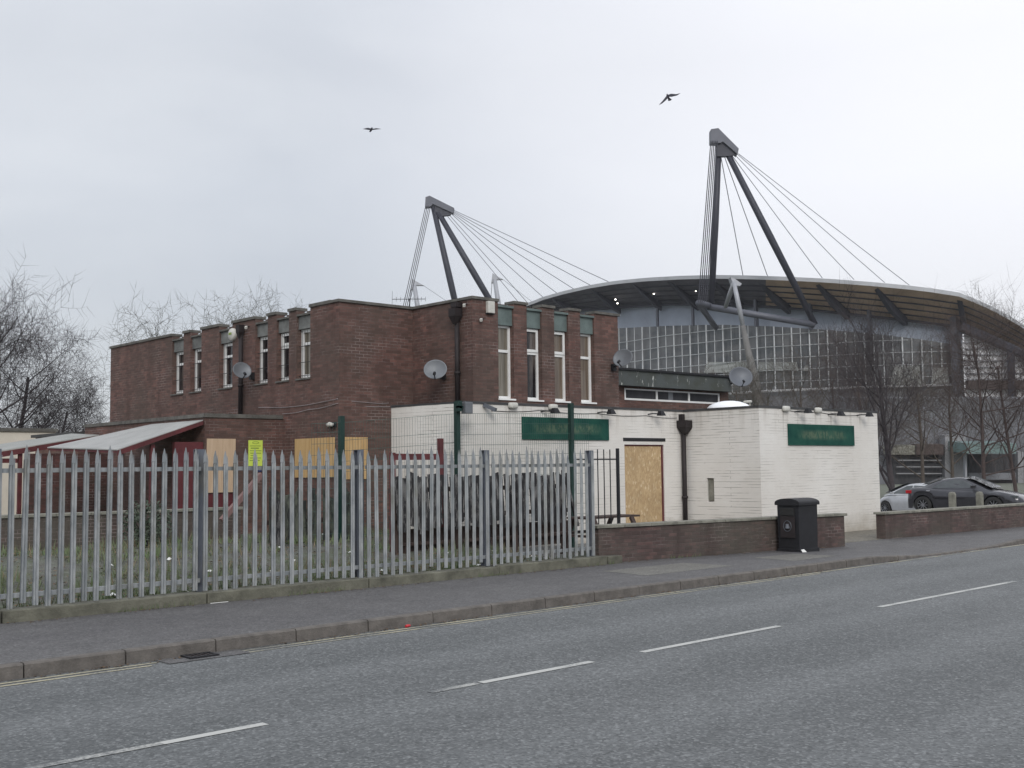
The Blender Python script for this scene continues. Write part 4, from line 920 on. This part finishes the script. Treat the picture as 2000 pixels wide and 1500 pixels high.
tree('bare_tree',gb(1742,60),10.0,'bare forked tree with a dark trunk beside the cream wall and silver car','bark',53,.62,.20,.12,n1=11,levels=4,twig=.010,nch=(7,6,5))
tree('bare_tree',gb(1915,64),12.6,'slender upright bare tree with side branches in front of the pale louvred wall','barkred',54,1.15,.13,.2,n1=24,levels=4,twig=.007,nch=(5,5,3))
tree('bare_tree',gb(1985,66),11.0,'dense reddish bare tree at the right edge of the photo','barkred',55,.8,.13,.25,n1=14,levels=4,twig=.009,nch=(7,6,5),up=.8)
for i,(px_,D_,h_,l,m_) in enumerate(((1440,92,11.6,'brown bare tree seen over the roof beside the dark dish','barkb'),(1500,98,11.4,'greenish bare tree over the left end of the right-hand cream wall','barkg'),(1560,88,11.6,'brown bare tree over the white floodlights of the cream wall','barkb'),
    (1622,94,12.6,'reddish bare tree behind the middle of the right-hand cream wall','barkred'),(1680,86,12.4,'reddish bare tree behind the right end of the cream wall','barkred'),(1800,84,10.4,'low brown bare tree behind the silver car','barkb'),(1860,90,11.6,'grey-brown bare tree behind the roof of the dark coupe','barkb'))):
    tree('bare_tree',gb(px_,D_),h_,l,m_,60+i,.85,.17,.18,n1=10,levels=4,twig=.010,nch=(7,6,5),up=.8,group='bare trees in front of the stadium')
# ------------------------------------------------------------- cars
def car(name,loc,heading,label,paintm,prof,cab,wheels,wr,extra,pitch=0,cat='car'):
    "local axes: x forward, y left, z up"
    t=thing(name,loc,label,cat,local=True);t.rotation_euler=(0,-pitch,heading)
    def cat_(tab,n):
        out=[]
        for i in range(len(tab)-1):
            p0,p1,p2,p3=tab[max(i-1,0)],tab[i],tab[i+1],tab[min(i+2,len(tab)-1)]
            for k in range(n):
                f=k/n;out.append(tuple(.5*(2*b+(c-a)*f+(2*a-5*b+4*c-d)*f*f+(-a+3*b-3*c+d)*f**3) for a,b,c,d in zip(p0,p1,p2,p3)))
        out.append(tuple(tab[-1]));return out
    cab=cat_(cab,4);prof=cat_(prof,4)
    def interp(tab,x):
        for i in range(len(tab)-1):
            if tab[i][0]<=x<=tab[i+1][0]:
                f=(x-tab[i][0])/(tab[i+1][0]-tab[i][0]);return [a+(b-a)*f for a,b in zip(tab[i][1:],tab[i+1][1:])]
        return list(tab[-1][1:] if x>tab[-1][0] else tab[0][1:])
    q=MB();rows=[];x0,x1=prof[0][0],prof[-1][0];n=56
    for i in range(n+1):
        x=x0+(x1-x0)*i/n;zt,wd=interp(prof,x);zb=.20
        for wx in wheels:
            d=abs(x-wx)
            if d<wr+.05: zb=max(zb,math.sqrt(max(0,(wr+.05)**2-d*d))+wr-.0)
        zb=min(zb,zt-.12);side=[(wd*.97,zb),(wd,max(zb+.01,.5*(zb+zt))),(wd*.985,zt-.10),(wd*.93,zt-.03),(wd*.80,zt),(0,zt+.015)]
        if zb<.3: side[1]=(wd,.52 if zt>.75 else .4)
        r=[(x,-w,z) for w,z in side]+[(x,w,z) for w,z in side[-2::-1]];rows.append(r)
    q.grid(rows);q.add(rows[0],[tuple(range(11))]);q.add(rows[-1],[tuple(range(11))]);q.grid([[(r[0][0],r[0][1]*.98,.21),(r[0][0],r[-1][1]*.98,.21)] for r in rows])
    bo=q.build('body',paintm,t,smooth=True)
    q=MB();rows=[]
    for x,zr,wr_,zb2,wb in cab: rows.append([(x,-wb,zb2),(x,-(wb*.35+wr_*.65),zb2+(zr-zb2)*.72),(x,-wr_,zr-.03),(x,-wr_*.8,zr),(x,0,zr+.015),(x,wr_*.8,zr),(x,wr_,zr-.03),(x,(wb*.35+wr_*.65),zb2+(zr-zb2)*.72),(x,wb,zb2)])
    q.grid(rows);q.build('roof',paintm,t,smooth=True)
    for nm,poly,off in extra['glass']:
        for s in (-1,1):
            q=MB();
            def yy(x,z):
                # half width of the cabin at x,z
                for i in range(len(cab)-1):
                    if cab[i][0]<=x<=cab[i+1][0]:
                        f=(x-cab[i][0])/(cab[i+1][0]-cab[i][0]);zr,w1,zb2,wb=[a+(b-a)*f for a,b in zip(cab[i][1:],cab[i+1][1:])]
                        k=max(0,min(1,(z-zb2)/max(.01,(zr-zb2))));return wb+(w1-wb)*min(1,k*.9) if k<.72 else (wb*.35+w1*.65)+(w1-(wb*.35+w1*.65))*((k-.72)/.28)
                return .6
            q.add([(x,s*(yy(x,z)+.02),z) for x,z in poly],[tuple(range(len(poly)))]);q.build(nm,'carglass',t)
    for nm,poly in extra['screens']:
        q=MB();q.add([(x,y,z+.06) for x,y,z in poly],[tuple(range(len(poly)))]);q.build(nm,'carglass',t)
    for wx in wheels:
        for s in (-1,1):
            yw=s*.74;q=MB();rr=[(wr*.62,.11),(wr*.97,.11),(wr,.08),(wr,-.08),(wr*.97,-.1),(wr*.62,-.1)]
            q.grid([[(wx+a*math.cos(u),yw+s*b,wr+a*math.sin(u)) for a,b in rr] for u in [2*math.pi*k/28 for k in range(29)]]);w_=q.build('wheel','tyre',t,smooth=True)
            q=MB();q.tube([(wx,yw+s*.02,wr),(wx,yw+s*.085,wr)],[wr*.14,wr*.14],10)
            for k in range(9):
                u=2*math.pi*k/9;q.bar((wx+.1*wr*math.cos(u),yw+s*.075,wr+.1*wr*math.sin(u)),(wx+.64*wr*math.cos(u),yw+s*.085,wr+.64*wr*math.sin(u)),.028,.02)
            q.tube([(wx+.66*wr*math.cos(u),yw+s*.09,wr+.66*wr*math.sin(u)) for u in [2*math.pi*k/24 for k in range(25)]],.02,5,False)
            q.build('rim','alloy',w_)
            MB().tube([(wx,yw-s*.02,wr),(wx,yw+s*.01,wr)],wr*.66,20).build('brake_disc','tyre',w_)
    for nm,mat_,b in extra['bits']:
        MB().box(*b).build(nm,mat_,t,bevel=.01)
    return t
vd=at(1890,950,1)-Vector((0,0,H));az=math.atan2(vd.y,vd.x)
cloc=at((1818+1950)/2,1000,43);cz=-.15
coupe=car('parked_coupe',(cloc.x,cloc.y,cz),az-R(90)-R(17),'dark charcoal coupe with alloy wheels parked behind the right-hand low wall','charcoal',
  [(-1.92,.62,.60),(-1.86,.86,.74),(-1.7,.97,.80),(-1.2,.985,.85),(-.6,.93,.86),(.4,.90,.87),(1.0,.90,.87),(1.55,.83,.85),(2.05,.70,.76),(2.25,.56,.62),(2.32,.42,.5)],
  [(-1.45,.97,.60,.93,.74),(-1.1,1.13,.58,.92,.78),(-.7,1.27,.57,.90,.79),(-.2,1.345,.57,.88,.80),(.15,1.345,.57,.88,.80),(.5,1.24,.57,.88,.80),(.9,1.05,.62,.88,.80),(1.25,.90,.68,.87,.76)],
  (-1.28,1.28),.325,
  {'glass':[('side_window',[(-.95,.96),(-.55,1.20),(-.2,1.27),(.1,1.28),(.42,1.16),(.66,.97)],0)],
   'screens':[('windscreen',[(.28,-.55,1.325),(.28,.55,1.325),(.62,.60,1.20),(1.1,.66,.975),(1.22,.66,.92),(1.22,-.66,.92),(1.1,-.66,.975),(.62,-.60,1.20)]),('rear_screen',[(-.72,-.5,1.295),(-.72,.5,1.295),(-1.38,.54,1.03),(-1.38,-.54,1.03)])],
   'bits':[('tail_lamp','tail',(-1.93,-1.70,-.79,-.60,.76,.88)),('tail_lamp','tail',(-1.93,-1.70,.60,.79,.76,.88)),('door_mirror','charcoal',(.55,.72,-1.0,-.84,.95,1.07)),('door_mirror','charcoal',(.55,.72,.84,1.0,.95,1.07)),('headlight','carglass',(1.85,2.12,-.78,-.62,.60,.70)),('headlight','carglass',(1.85,2.12,.62,.78,.60,.70)),('fuel_flap','chrome',(-1.12,-.98,-.87,-.855,.84,.88)),('bumper','charcoal',(2.22,2.36,-.6,.6,.24,.46))]})
cl2=at(1796,1000,53)
silver=car('parked_hatchback',(cl2.x,cl2.y,-.62),az+R(90)-R(34),'silver hatchback parked behind the dark coupe next to the cream wall','silver',
  [(-2.0,.6,.6),(-1.95,.95,.78),(-1.2,.97,.84),(0,.95,.85),(.9,.93,.84),(1.4,.84,.80),(1.75,.68,.70),(1.95,.5,.6)],
  [(-1.95,1.0,.55,.93,.72),(-1.6,1.30,.56,.94,.78),(-1.0,1.42,.57,.93,.80),(-.3,1.45,.58,.92,.81),(.2,1.40,.58,.92,.81),(.7,1.22,.60,.91,.81),(1.1,1.04,.64,.90,.79),(1.4,.90,.7,.86,.74)],
  (-1.25,1.30),.30,
  {'glass':[('rear_side_window',[(-1.55,.99),(-1.5,1.20),(-1.05,1.31),(-1.0,.99)],0),('rear_door_window',[(-.92,.99),(-.95,1.32),(-.25,1.36),(-.2,.98)],0),('front_door_window',[(-.12,.98),(-.17,1.36),(.15,1.33),(.62,1.14),(.92,.97)],0)],
   'screens':[('windscreen',[(.25,-.56,1.40),(.25,.56,1.40),(.72,.60,1.235),(1.35,.68,.945),(1.35,-.68,.945),(.72,-.60,1.235)]),('rear_screen',[(-1.66,-.5,1.33),(-1.66,.5,1.33),(-1.97,.5,1.02),(-1.97,-.5,1.02)])],
   'bits':[('door_mirror','silver',(.75,.88,-.98,-.84,.95,1.05)),('door_mirror','silver',(.75,.88,.84,.98,.95,1.05)),('headlight','chrome',(1.62,1.83,-.72,-.6,.62,.70)),('headlight','chrome',(1.62,1.83,.6,.72,.62,.70)),('door_handle','black',(-.35,-.2,.82,.838,.86,.88)),('door_handle','black',(.4,.55,-.838,-.82,.86,.88)),('tail_lamp','tail',(-2.0,-1.9,-.74,-.6,.7,.95)),('tail_lamp','tail',(-2.0,-1.9,.6,.74,.7,.95))]})
# bollards in front of the coupe
for px_,l in ((1861,'left short grey wooden bollard in front of the coupe door'),(1914.5,'right short grey wooden bollard in front of the coupe front wing')):
    b=at(px_,1000,34);b.z=.05;t=thing('bollard',b,l,'bollard','wooden bollards beyond the low wall')
    MB().box(b.x-.085,b.x+.085,b.y-.085,b.y+.085,-.15,.80).build('shaft','grey_post' if 'grey_post' in M else 'coping',t,bevel=.012);q=MB();q.grid([[(b.x+i*k,b.y+j*k,z) for i,j in ((-1,-1),(1,-1),(1,1),(-1,1))] for k,z in ((.085,.80),(.06,.88),(.001,.89))],True);q.build('cap','coping',t)
# ------------------------------------------------------------- stadium
def lerpt(tab,x):
    if x<=tab[0][0]:
        a,b=tab[0],tab[1]
    elif x>=tab[-1][0]: a,b=tab[-2],tab[-1]
    else:
        for a,b in zip(tab,tab[1:]):
            if a[0]<=x<=b[0]:break
    return a[1]+(b[1]-a[1])*(x-a[0])/(b[0]-a[0])
DT=[(700,380),(900,318),(1050,284),(1150,265),(1300,243),(1500,224),(1700,215),(1880,212),(2000,216),(2200,232)]
ET=[(980,603),(1008,599),(1030,592),(1060,580),(1100,568.5),(1150,557),(1200,548.5),(1260,542.5),(1330,538.5),(1400,537),(1470,538),(1540,540.5),(1620,544.5),(1700,550.5),(1775,557.5),(1820,563),(1873,571),(1920,590),(1960,610),(2000,634),(2060,676),(2120,725)]
BT=[(980,615),(1100,606),(1205,600),(1300,593),(1400,593),(1500,597),(1600,605),(1700,616),(1800,627),(1876,637),(1940,664),(2000,692),(2120,750)]
GT=[(980,650),(1208,641),(1300,636.5),(1400,634),(1500,637),(1600,643),(1700,651),(1800,663),(1878,676)]
D=lambda x:lerpt(DT,x)
st=thing('football_stadium',at(1500,900,225),'large distant stadium with curved overhanging roof and glazed concourse','stadium')
def arc(tab,xs_,k=1.,dz=0):
    return [at(x,lerpt(tab,x),D(x)*k)+Vector((0,0,dz)) for x in xs_]
xsr=frange(985,2120,60);xf=frange(985,1880,50)
E1=arc(ET,xsr,.955);E2=[p-Vector((0,0,.75)) for p in E1]
ROOFIN=[Vector((p.x*1.22,p.y*1.22,p.z+2)) for p in E1]
MB().grid([E1,ROOFIN]).build('roof','edge',st,recalc=False)
MB().grid([E1,E2]).build('roof_edge','edge',st,recalc=False)
B_=arc(BT,xsr);MB().grid([E2[:28],B_[:28]]).build('soffit','soffit_shaded',st,recalc=False);MB().grid([E2[27:],B_[27:]]).build('soffit','soffit',st,recalc=False)  # one soffit: shade painted dark on the left, light painted tan on the right
MB().grid([arc(BT,xf),arc(GT,xf)]).build('cladding_band','band',st,recalc=False)
for f_ in (.22,.42,.62,.82):
    q=MB();q.tube([a.lerp(b,f_)-Vector((0,0,.12)) for a,b in zip(E2,B_)],.16,4,False);q.build('purlin','steeld',st)
# eaves beam under soffit inner edge
q=MB();q.tube(arc(BT,frange(1000,1876,40),.993,-.2),.28,6,False);q.build('eaves_beam','steeld',st)
ZG=16.4
def fac(x,z,k=1.): 
    p=at(x,900,D(x)*k);p.z=z;return p
GTp=arc(GT,xf);GB=[Vector((p.x,p.y,ZG)) for p in GTp]
MB().grid([GTp,GB]).build('glazing','sglass',st,recalc=False)
MB().grid([GB,[Vector((p.x,p.y,-6)) for p in GTp]]).build('lower_wall','sconc',st,recalc=False)
q=MB();q.tube([fac(x,ZG,.997) for x in xf],.22,4,False);q.build('sill_line','louv',st)
def zof(tab,x): return at(x,lerpt(tab,x),D(x)).z
x=1150;i=0
while x<1878:
    w_=.17 if i%2 else .09;a=at(x,lerpt(GT,x),D(x)*.997);b=Vector((a.x,a.y,ZG));MB().tube([a,b],w_,4,False).build('mullion','mull',st);x+=14.5+5.*(x-1150)/700;i+=1
for r_i in range(6):
    z=ZG+2.35*r_i+1.7;seg=[]
    q=MB();on=False
    for xx in frange(1150,1876,70):
        if zof(GT,xx)>z+.3: seg.append(fac(xx,z,.9975))
        else:
            if len(seg)>1:q.tube(seg,.075,4,False)
            seg=[]
    if len(seg)>1:q.tube(seg,.075,4,False)
    if q.v:q.build('transom','mull',st)
# band panel joints and columns
for xx in (1290,1360,1485,1592,1708,1873):
    MB().bar(fac(xx,zof(BT,xx)+1,.994),fac(xx,zof(GT,xx)-.3,.994),.9 if xx>1400 else .5,.5).build('band_pilaster','steel',st)
MB().bar(fac(1876,zof(BT,1876)+4,.99),fac(1878,-4,.99),1.6,1.2).build('corner_column','steel',st)
# pale concourse interior, drawn as panels set in front of the opaque glass
for a,b,y0,y1 in ((1215,1330,742,760),(1375,1470,707,728),(1478,1560,707,724),(1568,1583,713,724),(1740,1800,714,752),(1818,1855,718,751),(1225,1280,733,741)):
    p=[at(a,y1,D(a)*.996),at(b,y1,D(b)*.996),at(b-4,y0,D(b)*.996),at(a+6,y0,D(a)*.996)];MB().prism(p,FW*.3).build('pale_interior_panel',M['pb'] if 'pb' in M else M.setdefault('pb',plain('pale_interior_panel',(.30,.31,.30),.7,0,.25,.2)),st)
# ribs
for xe,dx in ((1075,55),(1150,60),(1230,60),(1300,62),(1385,62),(1476,62),(1588,64),(1702,62),(1868,12)):
    e=at(xe,lerpt(ET,xe)+7,D(xe)*.957);i_=at(xe+dx,lerpt(BT,xe+dx)-1,D(xe+dx)*.998);j_=at(xe+dx,lerpt(BT,xe+dx)+14,D(xe+dx)*.995);m_=e.lerp(i_,.5)-Vector((0,0,1.7))
    d=(i_-e).normalized().cross(Vector((0,0,1))).normalized()*.9
    MB().prism([e,i_,j_,m_],d).build('roof_rib','steeld',st)
# side: louvred pale wall and dark column
lw=MB();A=[at(x,lerpt(BT,x)+4,207.6) for x in (1882,1920,1960,2000,2120)];Bq=[Vector((p.x,p.y,1)) for p in A];lw.grid([A,Bq]);lw.build('pale_louvred_wall','louv',st,recalc=False)
for k in range(14):
    z=17+k*1.15;pa=at(1882,700,207.3);pb=at(2120,700,207.3);pa.z=pb.z=z
    xm=[x for x in frange(1882,2120,60) if at(x,lerpt(BT,x)+5,207.3).z>z+.3]
    if len(xm)>1:
        a_=at(xm[0],700,207.3);b_=at(xm[-1],700,207.3);a_.z=b_.z=z;MB().bar(a_,b_,.3,.16).build('louvre','steell',st)
q=MB();q.tube([at(x,lerpt(BT,x)+1,206) for x in (1876,1910,1960,2000,2120)],.9,6,False);q.build('verge_beam','steeld',st)
for xx in (1974,):
    MB().bar(at(xx,lerpt(BT,xx),206),Vector((*at(xx,800,206).xy,-3)),1.0,1.0).build('column','steeld',st)
a=at(1888,752,206.8);b=at(2120,752,206.8);MB().bar(a,b,1.2,1.6).build('floor_edge','barkred',st)
# lamps under the roof
for lx,ly in ((1202,585),(1206,592.5),(1277,574),(1359,568),(1451,566),(1543,565),(1645,568.5),(1715,574.5),(1756,578),(1853,592),(1607,546)):
    c=at(lx,ly,D(lx)*(.965 if ly<560 else .975));MB().obox(c,(.11,0,0),(0,.11,0),(0,0,.1)).build('roof_lamp','lamp',st)
# lower annexe with entrance at right
an=thing('stadium_entrance',at(1900,940,150),'glazed ground-level entrance building with teal canopy beyond the cars','building')
def slab(x0,x1,y0,y1,Dp,mat,name,th=1.,par=an):
    p=[at(x0,y1,Dp),at(x1,y1,Dp),at(x1,y0,Dp),at(x0,y0,Dp)];MB().prism(p,FW*th).build(name,mat,par)
slab(1700,2120,778,960,152,'sconc','wall',20);slab(1846,1886,850,945,149,'pier','pale_pier',2);slab(1888,1985,866,886,143,'teal','teal_canopy',6)
slab(1892,1986,887,946,150,'glD','glazed_front',1);slab(1745,1842,888,962,150,'glD','glazed_front',1);slab(1790,1843,868,888,148.5,'barkred','red_brown_panel',2);slab(1735,1788,870,888,149,'coping','stone_band',2)
slab(1988,1999,882,950,149,'pier','pale_pier',2);slab(1885,1889,880,950,146,'steell','white_post',.6)
for y in (899,912,925): slab(1752,1840,y-.8,y+.8,149.2,'pier','glazing_bar',.3)
for y in (925,):slab(1893,1985,y-1,y+12,148.8,'sconc','low_panel',.3)
# masts
def mast(label,head,dep,legs,ties,stays,strut=None,leg_r=.62,mat='steeld',headmat='steel',extra=None,hs=1.,cr=.075):
    t=thing('stadium_mast',Vector((*at(head[0][0],900,dep).xy,0)),label,'mast')
    P=[at(x,y,dep) for x,y in head];d=FW.copy();d.z=0;MB().prism(P,d.normalized()*2.2*hs).build('mast_head',headmat,t)
    if extra: MB().prism([at(x,y,dep+.5) for x,y in extra],d.normalized()*1.2*hs).build('head_plate',mat,t)
    for (a,b,da,db) in legs: MB().tube([at(*a,dep+da),at((a[0]+b[0])/2,(a[1]+b[1])/2,dep+(da+db)/2),at(*b,dep+db)],[leg_r*.85,leg_r*1.08,leg_r*.9],12).build('leg',mat,t,smooth=True)
    for a,b in ties: MB().tube([at(*a,dep-.5),at(*b,dep-1)],cr*1.25,5,False).build('tie_cable','steeld',t)
    for a,b,db in stays: MB().tube([at(*a,dep+1),at(*b,db)],cr,4,False).build('stay_cable','steel',t)
    if strut:
        for a,b,da,db,r in strut: MB().tube([at(*a,dep+da),at(*b,dep+db)],r,10).build('strut','steel',t,smooth=True)
    return t
De=lambda x:D(x)*.956
mast('tall near stadium mast with twin raking legs and cable fan on the right',[(1389,252),(1403,250),(1443,290),(1441,301),(1412,276),(1407,279),(1389,278)],204,
  [((1404,285),(1389,598),1,6),((1416,290),(1592,634),1,4)],
  [((1388.5+i*3.2,275),(1364+i*4.0,590)) for i in range(5)],
  [((1442,300),(1776,557),De(1776)),((1440,301),(1728,552),De(1728)),((1436,303),(1668,546),De(1668)),((1430,304),(1606,543),De(1606)),((1408,306),(1451,537.5),De(1451)),((1415,306),(1499,539),De(1499))],
  strut=[((1382,599),(1591,634),5,4,.62),((1364,592),(1398,640),1,16,.55),((1364,592),(1388,598),0,6,.6)],
  extra=[(1403,262),(1441,298),(1428,304),(1400,305),(1402,280)])
mast('farther stadium mast with raking legs and cable fan above the brick roof',[(831,385),(839,382),(887,406),(885,416),(845,398),(842,403),(830,404)],285,
  [((846,403),(912,690),1,6),((856,415),(1000,660),1,4)],
  [((831.5+i*3.2,402),(776+i*3.8,650)) for i in range(4)],
  [((887,411),(1188,550),De(1188)),((886,413),(1153,557),De(1153)),((884,414),(1120,564),De(1120)),((882,415),(1087,572),De(1087)),((880,416),(1060,580),De(1060)),((876,418),(1031,592),De(1031)),((872,420),(1018,597),De(1018))],
  extra=[(843,398),(884,413),(879,420),(862,422),(850,413)],leg_r=.80,cr=.075)
mast('small distant mast tip right of the cable bundle above the aerial',[(804.5,544),(814,550),(827,557),(812,557),(809,563),(802,566)],420,[((809,556),(822,640),0,0)],[((803,565),(797,640))],[((826,557),(905,610),440)],leg_r=.9,mat='steell',headmat='steell',cr=.08)  # pale steel tone stands in for haze fading the far mast
mast('small distant mast tip just right of the farther mast legs',[(962,533),(970,539),(982,545),(969,546),(965,552),(959.5,552)],420,[((966,545),(981,640),0,0)],[((961,551),(955,640))],[((981,545),(1040,590),440)],leg_r=.9,mat='steell',headmat='steell',cr=.08)  # fading with distance painted in by the pale steel here too
t=mast('pale tapering strut mast standing in front of the stadium glazing',[(1427,541),(1436,545),(1449,554),(1446,558),(1436,558),(1431,553)],200,[((1433,550),(1452,640),0,0),((1433,552),(1417,600),0,6)],[],[],leg_r=.42,mat='steell',headmat='steell')
MB().tube([at(1451,636,200),at(1462,690,200),at(1476,748,200),Vector((*at(1496,850,200).xy,-2))],[.42,.62,.8,.85],12).build('tapering_leg','steelm',t,smooth=True)
# ------------------------------------------------------------- birds
def bird(px_,py_,Dp,wl_,wr_2,body,label):
    c=at(px_,py_,Dp);k=Dp/2200
    V=lambda dx,dy,dz=0:c+RT*dx*k-UP*dy*k+FW*dz
    q=MB()
    # body: one spindle, wings grow out of its shoulders
    B=[V(*b) for b in body[:2]];q.tube([B[0],B[0].lerp(B[1],.3),B[0].lerp(B[1],.6),B[1]],[.008,.035,.045,.02],8)
    t=q.build('bird','feather',loc=c,smooth=True);tag(t,label,'bird')
    for pts in (wl_,wr_2):
        q=MB();q.prism([V(*p) for p in pts],FW*.012);q.build('wing','feather',t)
    tl=body[2];q=MB();q.prism([V(*p) for p in tl],FW*.01);q.build('tail','feather',t)
bird(1304,188,32,[(-.5,-3,0),(-6,4,-.05),(-12,12,-.1),(-19,20,-.12),(-12,16,-.1),(-4,9,-.05),(1,3,0)],[(0,-3,0),(8,-6,.05),(18,-6,.1),(27,-8.5,.12),(20,-3.5,.1),(9,0,.05),(2,1,0)],((-1.5,-5,0),(2.5,4,.05),[(0,2,.03),(3,1.5,.03),(9,5.5,.06),(6.5,7.5,.06),(2,8.5,.06)]),'dark bird with spread wings flying above the tall near mast')
bird(725,251,38,[(-1,0,0),(-5,-2,.05),(-9,-2.5,.1),(-18,-1,.14),(-10,.8,.1),(-5,2.2,.05),(-1,3,0)],[(1,0,0),(5,-.5,.05),(9,-2,.1),(19,-1,.14),(9,.6,.1),(4,2,.05),(1,3,0)],((2.,-2.5,0),(-1,4,.05),[(-2,2,.03),(1.5,2.5,.03),(-1,6,.06),(-5,6.2,.06)]),'dark bird gliding level in the sky on the left')
S.cycles.max_bounces=6

# ------------------------------------------------------------- air: thin winter haze round the whole place
hz=MB().box(-530,730,-530,730,-8,95).build('haze','road');hz['kind']='stuff'
hm=bpy.data.materials.new('haze');hm.use_nodes=True;ht=hm.node_tree;ht.nodes.clear()
pv_=N(ht,'ShaderNodeVolumePrincipled',{'Color':(.9,.92,.96,1),'Density':.00017,'Anisotropy':.2})
ho=N(ht,'ShaderNodeOutputMaterial');ht.links.new(pv_.outputs[0],ho.inputs['Volume'])
hz.data.materials.clear();hz.data.materials.append(hm)
